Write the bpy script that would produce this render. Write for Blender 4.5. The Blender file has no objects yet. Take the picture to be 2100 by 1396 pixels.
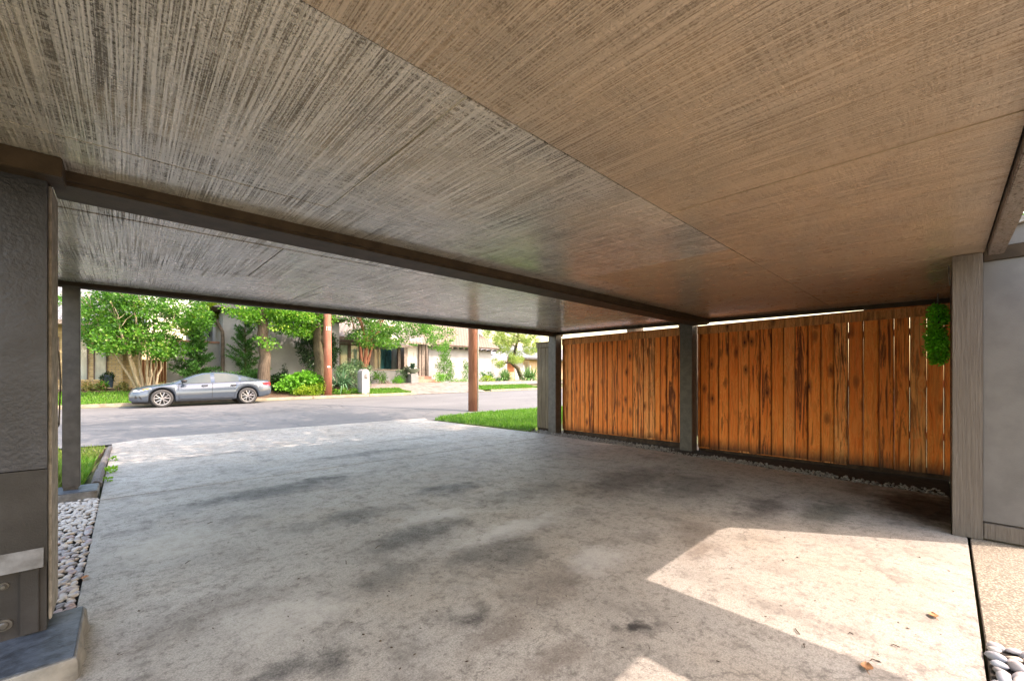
import bpy, bmesh, math, random
import numpy as np
from mathutils import Vector, Matrix

# ------------------------------------------------------------------ camera, sky, sun, exposure
sc = bpy.context.scene
COL = sc.collection
H, F, Y0 = 1.2, 840.0, 781.0                 # eye height, focal length in photo pixels, horizon row
YAW = math.atan((1050 - 258) / F)
S_, C_ = math.sin(YAW), math.cos(YAW)
cam = bpy.data.objects.new("camera", bpy.data.cameras.new("camera"))
COL.objects.link(cam)
cam.data.sensor_width = 36.0
cam.data.lens = F / 2100 * 36
cam.data.shift_y = (Y0 - 698) / 2100
cam.data.clip_start = 0.02
cam.data.clip_end = 2000
cam.location = (0, 0, H)
cam.rotation_euler = (math.pi / 2, 0, -YAW)
sc.camera = cam

SUN_DIR = Vector((0.49, -0.73, 1.0)).normalized()      # towards the sun
world = bpy.data.worlds.new("World")
sc.world = world
world.use_nodes = True
wn = world.node_tree.nodes
sky = wn.new("ShaderNodeTexSky")
sky.sky_type = 'NISHITA'
sky.sun_disc = False
sky.sun_elevation = math.asin(SUN_DIR.z)
sky.sun_rotation = math.atan2(SUN_DIR.x, SUN_DIR.y)
sky.air_density = 2.2
sky.dust_density = 3.0
bg = wn["Background"]
bg.inputs[1].default_value = 0.15
world.node_tree.links.new(sky.outputs[0], bg.inputs[0])
sun = bpy.data.objects.new("sun", bpy.data.lights.new("sun", 'SUN'))
COL.objects.link(sun)
sun.data.energy = 2.0
sun.data.angle = math.radians(0.5)
sun.data.color = (0.74, 0.675, 0.585)
sun.rotation_euler = SUN_DIR.to_track_quat('Z', 'Y').to_euler()
vs = sc.view_settings
vs.view_transform = 'Standard'
vs.look = 'None'
vs.exposure = 2.42
vs.use_white_balance = True
vs.white_balance_temperature = 7150
vs.white_balance_tint = 22
vs.gamma = 1.0
sc.cycles.max_bounces = 10
sc.cycles.diffuse_bounces = 6
sc.cycles.glossy_bounces = 4
sc.cycles.transmission_bounces = 6
sc.cycles.transparent_max_bounces = 8
sc.cycles.sample_clamp_indirect = 6.0
sc.cycles.caustics_reflective = False
sc.cycles.caustics_refractive = False

RND = random.Random(7)
NR = np.random.default_rng(7)


# ------------------------------------------------------------------ places: photo pixels to world points
def smooth(t):
    t = max(0.0, min(1.0, t))
    return t * t * (3 - 2 * t)


def street_z(X):
    return 0.19 + 0.014 * max(-6.0, min(X, 60.0))


def gz(X, Y):
    zs = street_z(X)
    z = zs * max(0.0, min(1.0, (Y - 10.5) / 9.5))
    if Y > 22.4:
        z += 0.13 + 0.52 * smooth((Y - 22.7) / 3.3)
    return z


def ray(px, py):
    a = (px - 1050) / F
    return Vector((S_ + a * C_, C_ - a * S_, (Y0 - py) / F))


def G(px, py, dz=0.0):
    r = ray(px, py)
    t, st = 0.5, 0.02
    while t < 200:
        p = Vector((0, 0, H)) + r * t
        if p.z <= gz(p.x, p.y) + dz:
            return p
        t += st
        st = min(0.05, st * 1.02)
    return p


def W(px, py, Y):
    r = ray(px, py)
    return Vector((0, 0, H)) + r * (Y / r.y)


def WX(px, py, X):
    r = ray(px, py)
    return Vector((0, 0, H)) + r * (X / r.x)


def ceil_z(X, Y):
    return 2.12 + 0.0125 * X + 0.018 * Y


# ------------------------------------------------------------------ materials
class NT:
    def __init__(s, name):
        s.m = bpy.data.materials.new(name)
        s.m.use_nodes = True
        s.t = s.m.node_tree
        s.b = s.t.nodes["Principled BSDF"]
        s.out = s.t.nodes["Material Output"]
        s._c = None

    def new(s, kind, **kw):
        n = s.t.nodes.new(kind)
        for k, v in kw.items():
            setattr(n, k, v)
        return n

    def put(s, sock, v):
        if hasattr(v, "is_output"):
            s.t.links.new(v, sock)
        elif v is not None:
            if isinstance(v, (tuple, list)) and len(v) == 3 and sock.type == 'RGBA':
                v = (*v, 1.0)
            sock.default_value = v

    def co(s):
        if s._c is None:
            s._c = s.new("ShaderNodeTexCoord").outputs["Object"]
        return s._c

    def map(s, scale=(1, 1, 1), loc=(0, 0, 0), rot=(0, 0, 0), vec=None):
        n = s.new("ShaderNodeMapping")
        s.put(n.inputs["Vector"], vec or s.co())
        n.inputs["Scale"].default_value = scale
        n.inputs["Location"].default_value = loc
        n.inputs["Rotation"].default_value = rot
        return n.outputs[0]

    def noise(s, scale=5, detail=4, rough=0.55, vec=None, dist=0.0, col=False):
        n = s.new("ShaderNodeTexNoise")
        s.put(n.inputs["Vector"], vec or s.co())
        n.inputs["Scale"].default_value = scale
        n.inputs["Detail"].default_value = detail
        n.inputs["Roughness"].default_value = rough
        n.inputs["Distortion"].default_value = dist
        return n.outputs["Color" if col else "Fac"]

    def voro(s, scale, vec=None, feature='F1', out="Distance", rnd=1.0):
        n = s.new("ShaderNodeTexVoronoi", feature=feature)
        s.put(n.inputs["Vector"], vec or s.co())
        n.inputs["Scale"].default_value = scale
        n.inputs["Randomness"].default_value = rnd
        return n.outputs[out]

    def ramp(s, fac, stops, interp='LINEAR'):
        n = s.new("ShaderNodeValToRGB")
        n.color_ramp.interpolation = interp
        e = n.color_ramp.elements
        while len(e) < len(stops):
            e.new(0.5)
        for k, (p, c) in enumerate(stops):
            e[k].position = p
            if not isinstance(c, (tuple, list)):
                c = (c, c, c)
            e[k].color = (*c[:3], 1)
        s.put(n.inputs[0], fac)
        return n.outputs[0]

    def mix(s, fac, a, b, blend='MIX'):
        n = s.new("ShaderNodeMix", data_type='RGBA', blend_type=blend)
        s.put(n.inputs[0], fac)
        s.put(n.inputs[6], a)
        s.put(n.inputs[7], b)
        return n.outputs[2]

    def math(s, op, a, b=None, clamp=False):
        n = s.new("ShaderNodeMath", operation=op, use_clamp=clamp)
        s.put(n.inputs[0], a)
        if b is not None:
            s.put(n.inputs[1], b)
        return n.outputs[0]

    def vmath(s, op, a, b=None, out=0):
        n = s.new("ShaderNodeVectorMath", operation=op)
        s.put(n.inputs[0], a)
        if b is not None:
            s.put(n.inputs[1], b)
        return n.outputs[out]

    def remap(s, v, a, b, c=0.0, d=1.0, smooth=True):
        n = s.new("ShaderNodeMapRange")
        if smooth:
            n.interpolation_type = 'SMOOTHSTEP'
        s.put(n.inputs[0], v)
        for k, x in enumerate((a, b, c, d)):
            n.inputs[1 + k].default_value = x
        return n.outputs[0]

    def bump(s, h, strength=0.3, dist=0.01, normal=None):
        n = s.new("ShaderNodeBump")
        n.inputs["Strength"].default_value = strength
        n.inputs["Distance"].default_value = dist
        s.put(n.inputs["Height"], h)
        if normal is not None:
            s.put(n.inputs["Normal"], normal)
        return n.outputs[0]

    def attr(s, name):
        n = s.new("ShaderNodeAttribute", attribute_name=name)
        return n.outputs["Fac"]

    def done(s, col=None, rough=None, normal=None, metal=None, spec=None, **kw):
        s.put(s.b.inputs["Base Color"], col)
        s.put(s.b.inputs["Roughness"], rough)
        if normal is not None:
            s.put(s.b.inputs["Normal"], normal)
        s.put(s.b.inputs["Metallic"], metal)
        s.put(s.b.inputs["Specular IOR Level"], spec)
        for k, v in kw.items():
            s.put(s.b.inputs[k], v)
        return s.m


def plain(name, col, rough=0.6, var=0.25, scale=6.0, bump=0.15, bscale=80, metal=0.0, spec=0.4):
    t = NT(name)
    n = t.noise(scale, 5, 0.6)
    c = t.mix(t.remap(n, 0.3, 0.7), tuple(x * (1 - var) for x in col), tuple(min(1, x * (1 + var)) for x in col))
    return t.done(c, rough, t.bump(t.noise(bscale, 3), bump, 0.004), metal, spec)


def paint_plywood(name, base, gx=95.0, gy=2.2, vertical=False, rough=0.36, strength=0.8, swirl=None, creases=0.75, spec=0.55, coat=0.0, cross=0.5, speck=0.0):
    """Painted rough sawn plywood: grooves along one axis, saw marks across, paint clots."""
    t = NT(name)
    if vertical:
        v1 = t.map((2.0, 2.0, gx))
        v2 = t.map((26.0, 26.0, 6.0))
    else:
        v1 = t.map((gx, gy, 1))
        v2 = t.map((5.0, 75.0, 1))
    g1 = t.noise(1.0, 3, 0.6, v1, 0.15)
    if speck:
        g1 = t.math('ADD', g1, t.math('MULTIPLY', t.math('SUBTRACT', t.noise(130, 2, 0.5), 0.5), speck))
    g2 = t.noise(1.0, 3, 0.6, v2, 0.4)
    g3 = t.noise(190, 2, 0.6)
    big = t.noise(1.6, 4, 0.6)
    clot = t.noise(14, 5, 0.7, t.map((1.6, 1, 1)))
    patch = t.remap(t.noise(1.3, 4, 0.6, t.map((1, 1, 1), (5, 9, 0))), 0.42, 0.62, 0.06, cross)
    hgt = t.math('ADD', t.remap(g1, 0.40, 0.56, 0, 1), t.math('MULTIPLY', t.remap(g2, 0.40, 0.58), patch))
    hgt = t.math('ADD', hgt, t.math('MULTIPLY', g3, 0.35))
    if swirl:
        for (sx, sy, rx, ry) in swirl:
            p = t.vmath('MULTIPLY', t.vmath('SUBTRACT', t.co(), (sx, sy, 0)), (1 / rx, 1 / ry, 0))
            nz = t.noise(3.5, 3, 0.6, col=True)
            p = t.vmath('ADD', p, t.vmath('MULTIPLY', t.vmath('SUBTRACT', nz, (0.5, 0.5, 0.5)), (0.9, 0.9, 0)))
            d = t.vmath('LENGTH', p, out=1)
            wv = t.math('SINE', t.math('MULTIPLY', d, 34.0))
            msk = t.remap(d, 0.35, 1.15, 1, 0)
            hgt = t.math('ADD', hgt, t.math('MULTIPLY', t.math('MULTIPLY', wv, msk), 0.55))
    dark = tuple(x * (1 - creases) for x in base)
    c = t.mix(t.remap(hgt, 0.15, 0.75), dark, base)
    c = t.mix(t.remap(big, 0.35, 0.7), c, t.mix(0.35, c, (base[0] * 1.5, base[1] * 1.35, base[2] * 1.15)))
    c = t.mix(t.remap(clot, 0.68, 0.8, 0, 0.5), c, tuple(x * 0.35 for x in base))
    r = t.remap(t.noise(9, 4), 0.3, 0.7, rough - 0.06, rough + 0.14)
    kn = t.voro(1.25, t.vmath('ADD', t.co(), t.vmath('MULTIPLY', t.noise(9, 3, col=True), (0.05, 0.05, 0))))
    c = t.mix(t.remap(kn, 0.008, 0.022, 0.85, 0), c, tuple(x * 0.15 for x in base))
    gl = t.remap(hgt, 0.15, 0.8, 0.12, 1.0)
    return t.done(c, t.math('ADD', r, t.math('MULTIPLY', t.math('SUBTRACT', 1.0, gl), 0.45)), t.bump(hgt, strength, 0.0035), spec=t.math('MULTIPLY', gl, spec), **{"Coat Weight": t.math('MULTIPLY', gl, coat), "Coat Roughness": 0.2})


def stained_concrete(name, stains):  # stains: for the slab this list also holds the painted corner shade
    t = NT(name)
    w = t.vmath('ADD', t.co(), t.vmath('MULTIPLY', t.vmath('SUBTRACT', t.noise(2.2, 6, 0.65, col=True), (0.5, 0.5, 0.5)), (0.55, 0.55, 0)))
    c = t.ramp(t.noise(0.75, 7, 0.62, t.map((1, 0.75, 1))), [(0.25, (0.275, 0.25, 0.225)), (0.5, (0.385, 0.358, 0.325)), (0.75, (0.465, 0.44, 0.405))])
    # traffic films: cool worn band along the middle, tan towards the yard
    c = t.mix(t.remap(t.noise(1.1, 5, 0.6, t.map((1, 1, 1), (7, 3, 0))), 0.45, 0.7, 0, 0.6), c, (0.37, 0.315, 0.255))
    c = t.mix(t.remap(t.noise(0.9, 4, 0.6, t.map((1, 1, 1), (1, 13, 0))), 0.5, 0.72, 0, 0.6), c, (0.385, 0.37, 0.355))
    sp = t.noise(7.0, 8, 0.72)
    c = t.mix(t.remap(sp, 0.48, 0.72, 0, 0.62), c, (0.115, 0.103, 0.093))
    c = t.mix(t.remap(t.noise(28, 7, 0.8), 0.49, 0.64, 0, 0.6), c, (0.13, 0.118, 0.105))
    fine = t.noise(120, 4, 0.75)
    c = t.mix(t.remap(fine, 0.36, 0.62, 0.55, 0), c, (0.10, 0.09, 0.082))
    c = t.mix(t.remap(t.noise(260, 2, 0.6), 0.58, 0.72, 0, 0.5), c, (0.62, 0.59, 0.54))
    edge = t.noise(6, 9, 0.75)
    grit = t.remap(t.noise(75, 6, 0.8), 0.40, 0.64, 1.0, 0.5)
    streak = t.noise(2.4, 9, 0.72, t.map((1.2, 0.85, 1), (3, 5, 0)))
    c = t.mix(t.math('MULTIPLY', t.remap(streak, 0.5, 0.66, 0, 0.75), grit), c, (0.135, 0.122, 0.112))
    for (x, y, rx, ry, k, col) in stains:  # stains, and on the slab also the painted corner shade
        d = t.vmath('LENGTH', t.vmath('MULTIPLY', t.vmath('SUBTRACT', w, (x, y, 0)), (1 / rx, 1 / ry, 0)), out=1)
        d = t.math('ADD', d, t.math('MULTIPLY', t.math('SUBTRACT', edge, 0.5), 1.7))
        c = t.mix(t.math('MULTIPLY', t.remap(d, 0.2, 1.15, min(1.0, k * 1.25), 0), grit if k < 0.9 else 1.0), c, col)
    # hairline cracks and scuffs
    cr = t.voro(0.55, w, 'DISTANCE_TO_EDGE')
    c = t.mix(t.remap(cr, 0.0, 0.004, 0.45, 0), c, (0.08, 0.075, 0.07))
    h = t.math('ADD', t.math('MULTIPLY', fine, 0.5), t.math('MULTIPLY', sp, 0.6))
    r = t.remap(sp, 0.4, 0.7, 0.55, 0.85)
    return t.done(c, r, t.bump(h, 0.45, 0.004), spec=0.35)


def aggregate(name, k=1.0):
    t = NT(name)
    c = t.ramp(t.voro(95, out="Color"), [(0.0, (0.22, 0.17, 0.12)), (0.35, (0.48, 0.41, 0.31)), (0.7, (0.58, 0.52, 0.42)), (1.0, (0.30, 0.27, 0.24))])
    c = t.mix(t.remap(t.voro(95), 0.28, 0.6, 0, 0.75), c, (0.12, 0.10, 0.08))
    c = t.mix(t.remap(t.noise(1.3, 4), 0.4, 0.7, 0, 0.4), c, (0.24, 0.2, 0.16))
    c = t.mix(1.0, c, (k, k, k), 'MULTIPLY')
    return t.done(c, 0.85, t.bump(t.voro(95), -0.5, 0.006))


def asphalt(name):
    t = NT(name)
    c = t.ramp(t.noise(0.35, 6, 0.6, t.map((0.5, 1.6, 1))), [(0.3, (0.115, 0.114, 0.116)), (0.7, (0.18, 0.177, 0.178))])
    c = t.mix(t.remap(t.noise(60, 4, 0.7), 0.35, 0.65, 0.5, 0), c, (0.07, 0.07, 0.072))
    c = t.mix(t.remap(t.noise(1.2, 6, 0.7), 0.58, 0.75, 0, 0.4), c, (0.10, 0.10, 0.103))
    cr = t.voro(0.28, t.vmath('ADD', t.co(), t.vmath('MULTIPLY', t.noise(0.8, 5, 0.7, col=True), (1.2, 1.2, 0))), 'DISTANCE_TO_EDGE')
    c = t.mix(t.remap(cr, 0.0, 0.008, 0.6, 0), c, (0.05, 0.05, 0.05))
    return t.done(c, 0.85, t.bump(t.noise(90, 3), 0.4, 0.004), spec=0.3)


def leaf_mat(name, lo, hi, trans=0.35, rough=0.45, odd=None):
    t = NT(name)
    a = t.attr("tone")
    lo, hi = (lo[0] * 0.42, lo[1] * 0.62, lo[2] * 0.5), (hi[0] * 0.74, hi[1] * 1.0, hi[2] * 0.75)
    stops = [(0.0, lo), (0.8, hi)]
    if odd:
        stops.append((1.0, odd))
    c = t.ramp(a, stops)
    t.done(c, rough, spec=0.4)
    tr = t.new("ShaderNodeBsdfTranslucent")
    t.put(tr.inputs[0], t.mix(0.5, c, tuple(min(1, x * 1.5) for x in hi)))
    mx = t.new("ShaderNodeMixShader")
    mx.inputs[0].default_value = trans
    t.t.links.new(t.b.outputs[0], mx.inputs[1])
    t.t.links.new(tr.outputs[0], mx.inputs[2])
    t.t.links.new(mx.outputs[0], t.out.inputs[0])
    return t.m


def bark(name, lo, hi, sx=9.0, sz=1.6, strength=0.8):
    t = NT(name)
    v = t.map((sx, sx, sz))
    n = t.noise(1.6, 6, 0.7, v, 0.6)
    c = t.ramp(n, [(0.3, lo), (0.7, hi)])
    c = t.mix(t.remap(t.noise(1.1, 4), 0.5, 0.75, 0, 0.4), c, tuple(x * 1.5 for x in hi))
    return t.done(c, 0.85, t.bump(n, strength, 0.03), spec=0.25)


def fence_wood(name, light, mid, dark, foot=0.0):
    """Cedar boards: grain along z, knots, dark sap halos, damp stains creeping up from the foot."""
    t = NT(name)
    a = t.attr("tone")
    off = t.new("ShaderNodeCombineXYZ")
    t.put(off.inputs[0], t.math('MULTIPLY', a, 31.0))
    t.put(off.inputs[1], t.math('MULTIPLY', a, 17.0))
    t.put(off.inputs[2], t.math('MULTIPLY', a, 53.0))
    p = t.vmath('ADD', t.co(), off.outputs[0])
    # knots
    kn = t.new("ShaderNodeTexVoronoi", feature='F1')
    kv = t.map((1, 7.5, 3.0), vec=p)
    t.put(kn.inputs["Vector"], t.vmath('ADD', kv, t.vmath('MULTIPLY', t.noise(5, 4, 0.6, p, col=True), (0, 0.35, 0.35))))
    kn.inputs["Scale"].default_value = 1.0
    kd = kn.outputs["Distance"]
    keep = t.math('GREATER_THAN', t.math('FRACT', t.math('MULTIPLY', t.vmath('DOT_PRODUCT', kn.outputs["Color"], (1, 1, 1), out=1), 3.7)), 0.6)
    warp = t.math('MULTIPLY', t.remap(kd, 0.0, 0.5, 1, 0), 1.6)
    gv = t.vmath('ADD', t.map((1, 26, 1.5), vec=p), t.vmath('MULTIPLY', t.noise(2.6, 3, 0.6, p, col=True), (0, 2.6, 0)))
    grain = t.noise(1.0, 5, 0.65, gv, 0.5)
    rings = t.math('SINE', t.math('ADD', t.math('MULTIPLY', grain, 26.0), t.math('MULTIPLY', warp, 9.0)))
    c = t.ramp(grain, [(0.34, mid), (0.44, light), (0.54, light), (0.66, mid), (0.78, dark)])
    honey = t.remap(t.math('FRACT', t.math('MULTIPLY', a, 13.7)), 0.55, 0.95, 0, 0.75)
    c = t.mix(honey, c, t.mix(0.35, (1.0, 0.62, 0.27), light))
    c = t.mix(t.remap(rings, 0.0, 1.0, 0, 0.55), c, mid)
    c = t.mix(t.math('MULTIPLY', a, 0.45), c, t.mix(0.15, mid, dark))
    halo = t.math('MULTIPLY', t.remap(kd, 0.10, 0.45, 1, 0), keep)
    c = t.mix(t.math('MULTIPLY', halo, 0.75), c, dark)
    c = t.mix(t.math('MULTIPLY', t.remap(kd, 0.05, 0.15, 1, 0), keep), c, tuple(x * 0.28 for x in dark))
    ed = t.math('ADD', t.attr("edge"), t.math('MULTIPLY', t.math('SUBTRACT', t.noise(1.0, 5, 0.7, t.map((1, 9, 2.2), vec=p)), 0.5), 1.3))
    c = t.mix(t.remap(ed, 0.35, 1.15, 0, 0.85), c, tuple(x * 0.5 for x in dark))
    # streaked runs of sap and water
    st = t.noise(1.0, 6, 0.7, t.map((1, 16, 1.1), vec=p), 1.2)
    heavy = t.remap(t.math('FRACT', t.math('MULTIPLY', a, 7.3)), 0.3, 0.9, 0.25, 1.0)
    c = t.mix(t.math('MULTIPLY', t.remap(st, 0.475, 0.60, 0, 0.97), heavy), c, tuple(x * 0.6 for x in dark))
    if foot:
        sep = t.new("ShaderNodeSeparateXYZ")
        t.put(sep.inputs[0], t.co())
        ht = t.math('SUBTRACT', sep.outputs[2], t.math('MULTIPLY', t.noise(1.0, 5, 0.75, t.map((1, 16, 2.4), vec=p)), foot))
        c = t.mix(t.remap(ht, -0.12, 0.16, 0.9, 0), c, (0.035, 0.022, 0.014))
    h = t.math('ADD', grain, t.math('MULTIPLY', rings, 0.15))
    return t.done(c, t.remap(grain, 0.3, 0.7, 0.5, 0.72), t.bump(h, 0.5, 0.004), spec=0.35)


def brick(name, c1, c2, mortar, scale=1.0):
    t = NT(name)
    sep = t.new("ShaderNodeSeparateXYZ")
    t.put(sep.inputs[0], t.co())
    cmb = t.new("ShaderNodeCombineXYZ")
    t.put(cmb.inputs[0], t.math('ADD', sep.outputs[0], sep.outputs[1]))
    t.put(cmb.inputs[1], sep.outputs[2])
    b = t.new("ShaderNodeTexBrick")
    t.put(b.inputs["Vector"], cmb.outputs[0])
    b.inputs["Scale"].default_value = 1.0
    b.inputs["Brick Width"].default_value = 0.24 * scale
    b.inputs["Row Height"].default_value = 0.085 * scale
    b.inputs["Mortar Size"].default_value = 0.011 * scale
    t.put(b.inputs["Color1"], c1)
    t.put(b.inputs["Color2"], c2)
    t.put(b.inputs["Mortar"], mortar)
    c = t.mix(t.remap(t.noise(3, 5, 0.7), 0.45, 0.75, 0, 0.6), b.outputs["Color"], tuple(x * 0.4 for x in c2))
    return t.done(c, 0.85, t.bump(b.outputs["Fac"], -0.5, 0.01))


def roof_tiles(name, a, b, row=0.28):
    t = NT(name)
    sep = t.new("ShaderNodeSeparateXYZ")
    t.put(sep.inputs[0], t.co())
    cmb = t.new("ShaderNodeCombineXYZ")
    t.put(cmb.inputs[0], sep.outputs[0])
    t.put(cmb.inputs[1], sep.outputs[1])
    k = t.new("ShaderNodeTexBrick")
    t.put(k.inputs["Vector"], cmb.outputs[0])
    k.inputs["Brick Width"].default_value = 0.3
    k.inputs["Row Height"].default_value = row
    k.inputs["Mortar Size"].default_value = 0.03
    k.inputs["Scale"].default_value = 1.0
    t.put(k.inputs["Color1"], a)
    t.put(k.inputs["Color2"], b)
    t.put(k.inputs["Mortar"], tuple(x * 0.25 for x in a))
    c = t.mix(t.remap(t.noise(2.0, 5), 0.4, 0.7, 0, 0.5), k.outputs["Color"], tuple(x * 0.6 for x in b))
    return t.done(c, 0.85, t.bump(k.outputs["Fac"], -0.8, 0.03))


def glass(name, col, rough=0.08, var=(0.4, 1.6)):
    t = NT(name)
    n = t.noise(1.7, 4, 0.6, t.map((1, 1, 0.35)))
    c = t.mix(t.remap(n, 0.35, 0.65), tuple(x * var[0] for x in col), tuple(min(1, x * var[1]) for x in col))
    return t.done(c, rough, spec=0.8)


# ------------------------------------------------------------------ mesh building
class MB:
    def __init__(s):
        s.v, s.f, s.t = [], [], []

    def add(s, verts, faces, tone=0.0):
        o = len(s.v)
        s.v += [tuple(x) for x in verts]
        s.f += [tuple(i + o for i in f) for f in faces]
        s.t += [tone] * len(verts)
        return s

    def box(s, x0, x1, y0, y1, z0, z1, tone=0.0):
        vs_ = [(x0, y0, z0), (x1, y0, z0), (x1, y1, z0), (x0, y1, z0), (x0, y0, z1), (x1, y0, z1), (x1, y1, z1), (x0, y1, z1)]
        return s.add(vs_, [(0, 3, 2, 1), (4, 5, 6, 7), (0, 1, 5, 4), (1, 2, 6, 5), (2, 3, 7, 6), (3, 0, 4, 7)], tone)

    def hexa(s, b, t, tone=0.0):
        """b, t: four bottom and four top corners, counter-clockwise from above"""
        return s.add(list(b) + list(t), [(0, 3, 2, 1), (4, 5, 6, 7), (0, 1, 5, 4), (1, 2, 6, 5), (2, 3, 7, 6), (3, 0, 4, 7)], tone)

    def prism(s, poly, z0, z1, tone=0.0):
        """poly: ccw xy points; z0, z1 numbers or functions of (x, y)"""
        n = len(poly)
        f0 = z0 if callable(z0) else (lambda x, y: z0)
        f1 = z1 if callable(z1) else (lambda x, y: z1)
        vs_ = [(x, y, f0(x, y)) for x, y in poly] + [(x, y, f1(x, y)) for x, y in poly]
        fs = [tuple(range(n - 1, -1, -1)), tuple(range(n, 2 * n))]
        fs += [(i, (i + 1) % n, n + (i + 1) % n, n + i) for i in range(n)]
        return s.add(vs_, fs, tone)

    def tube(s, pts, radii, n=8, cap=True, tone=0.0):
        pts = [Vector(p) for p in pts]
        if not isinstance(radii, (list, tuple)):
            radii = [radii] * len(pts)
        vs_, fs = [], []
        ref = Vector((0.31, 0.17, 0.93))
        for i, p in enumerate(pts):
            d = (pts[min(i + 1, len(pts) - 1)] - pts[max(i - 1, 0)]).normalized()
            u = d.cross(ref)
            if u.length < 0.05:
                u = d.cross(Vector((1, 0, 0)))
            u.normalize()
            w = d.cross(u)
            for k in range(n):
                an = 2 * math.pi * k / n
                vs_.append(p + (u * math.cos(an) + w * math.sin(an)) * radii[i])
        for i in range(len(pts) - 1):
            for k in range(n):
                fs.append((i * n + k, i * n + (k + 1) % n, (i + 1) * n + (k + 1) % n, (i + 1) * n + k))
        if cap:
            fs.append(tuple(range(n - 1, -1, -1)))
            fs.append(tuple((len(pts) - 1) * n + k for k in range(n)))
        return s.add(vs_, fs, tone)

    def cyl(s, c, r, h, n=20, r2=None, tone=0.0):
        c = Vector(c)
        return s.tube([c, c + Vector((0, 0, h))], [r, r if r2 is None else r2], n, tone=tone)

    def lathe(s, c, prof, n=20, tone=0.0):
        vs_, fs = [], []
        for (r, z) in prof:
            for k in range(n):
                an = 2 * math.pi * k / n
                vs_.append((c[0] + r * math.cos(an), c[1] + r * math.sin(an), c[2] + z))
        for i in range(len(prof) - 1):
            for k in range(n):
                fs.append((i * n + k, i * n + (k + 1) % n, (i + 1) * n + (k + 1) % n, (i + 1) * n + k))
        fs.append(tuple(range(n - 1, -1, -1)))
        fs.append(tuple((len(prof) - 1) * n + k for k in range(n)))
        return s.add(vs_, fs, tone)

    def build(s, name, mat, parent=None, smooth_=False, bevel=0.0, tone=False):
        me = bpy.data.meshes.new(name)
        me.from_pydata(s.v, [], s.f)
        if tone:
            at = me.attributes.new("tone", 'FLOAT', 'POINT')
            at.data.foreach_set("value", s.t)
        if bevel:
            bm = bmesh.new()
            bm.from_mesh(me)
            bmesh.ops.bevel(bm, geom=bm.edges[:], offset=bevel, segments=2, affect='EDGES', clamp_overlap=True)
            bm.to_mesh(me)
            bm.free()
        me.materials.append(mat)
        if smooth_:
            me.polygons.foreach_set("use_smooth", [True] * len(me.polygons))
        me.update()
        return link(name, me, parent)


def link(name, me, parent=None):
    o = bpy.data.objects.new(name, me)
    COL.objects.link(o)
    if parent is not None:
        o.parent = parent
        o.matrix_parent_inverse = world_of(parent).inverted()
    return o


def world_of(o):
    m = Matrix.LocRotScale(o.location, o.rotation_euler, o.scale)
    if o.parent is not None:
        m = world_of(o.parent) @ o.matrix_parent_inverse @ m
    return m


def quads_obj(name, V, Q, mat, parent=None, tone=None, smooth_=False):
    """V (n,3), Q (m,k) numpy -> mesh object"""
    me = bpy.data.meshes.new(name)
    V = np.asarray(V, dtype=np.float32)
    Q = np.asarray(Q, dtype=np.int32)
    k = Q.shape[1]
    me.vertices.add(len(V))
    me.vertices.foreach_set("co", V.ravel())
    me.loops.add(Q.size)
    me.loops.foreach_set("vertex_index", Q.ravel())
    me.polygons.add(len(Q))
    me.polygons.foreach_set("loop_start", np.arange(0, Q.size, k, dtype=np.int32))
    if smooth_:
        me.polygons.foreach_set("use_smooth", np.ones(len(Q), dtype=bool))
    if tone is not None:
        at = me.attributes.new("tone", 'FLOAT', 'POINT')
        at.data.foreach_set("value", np.asarray(tone, dtype=np.float32))
    me.materials.append(mat)
    me.update(calc_edges=True)
    me.validate()
    return link(name, me, parent)


def thing(name, label, cat, loc=(0, 0, 0), group=None):
    o = bpy.data.objects.new(name, None)
    o.empty_display_size = 0.2
    COL.objects.link(o)
    o.location = loc
    return tag(o, label, cat, group)


def tag(o, label, cat, group=None):
    o["label"] = label
    o["category"] = cat
    if group:
        o["group"] = group
    return o


def struct(o, kind="structure"):
    o["kind"] = kind
    return o


def unit(a):
    return a / np.maximum(np.linalg.norm(a, axis=1, keepdims=True), 1e-9)


def leaf_quads(P, D, length, width, rng, bend=0.25, roll=1.0):
    """diamond leaves at points P with directions D (n,3); returns V, Q"""
    n = len(P)
    D = unit(D)
    L = length * rng.uniform(0.6, 1.3, (n, 1))
    Wd = width * rng.uniform(0.7, 1.25, (n, 1))
    r = rng.normal(size=(n, 3))
    r[:, 2] *= 1.0 / max(roll, 0.05)
    side = unit(np.cross(D, r))
    nor = np.cross(side, D)
    mid = P + D * L * 0.45
    v0 = P
    v1 = mid + side * Wd * 0.5 + nor * L * bend * 0.3
    v2 = P + D * L - nor * L * bend * 0.4
    v3 = mid - side * Wd * 0.5 + nor * L * bend * 0.3
    V = np.stack([v0, v1, v2, v3], 1).reshape(-1, 3)
    Q = np.arange(4 * n).reshape(n, 4)
    return V, Q


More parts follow.
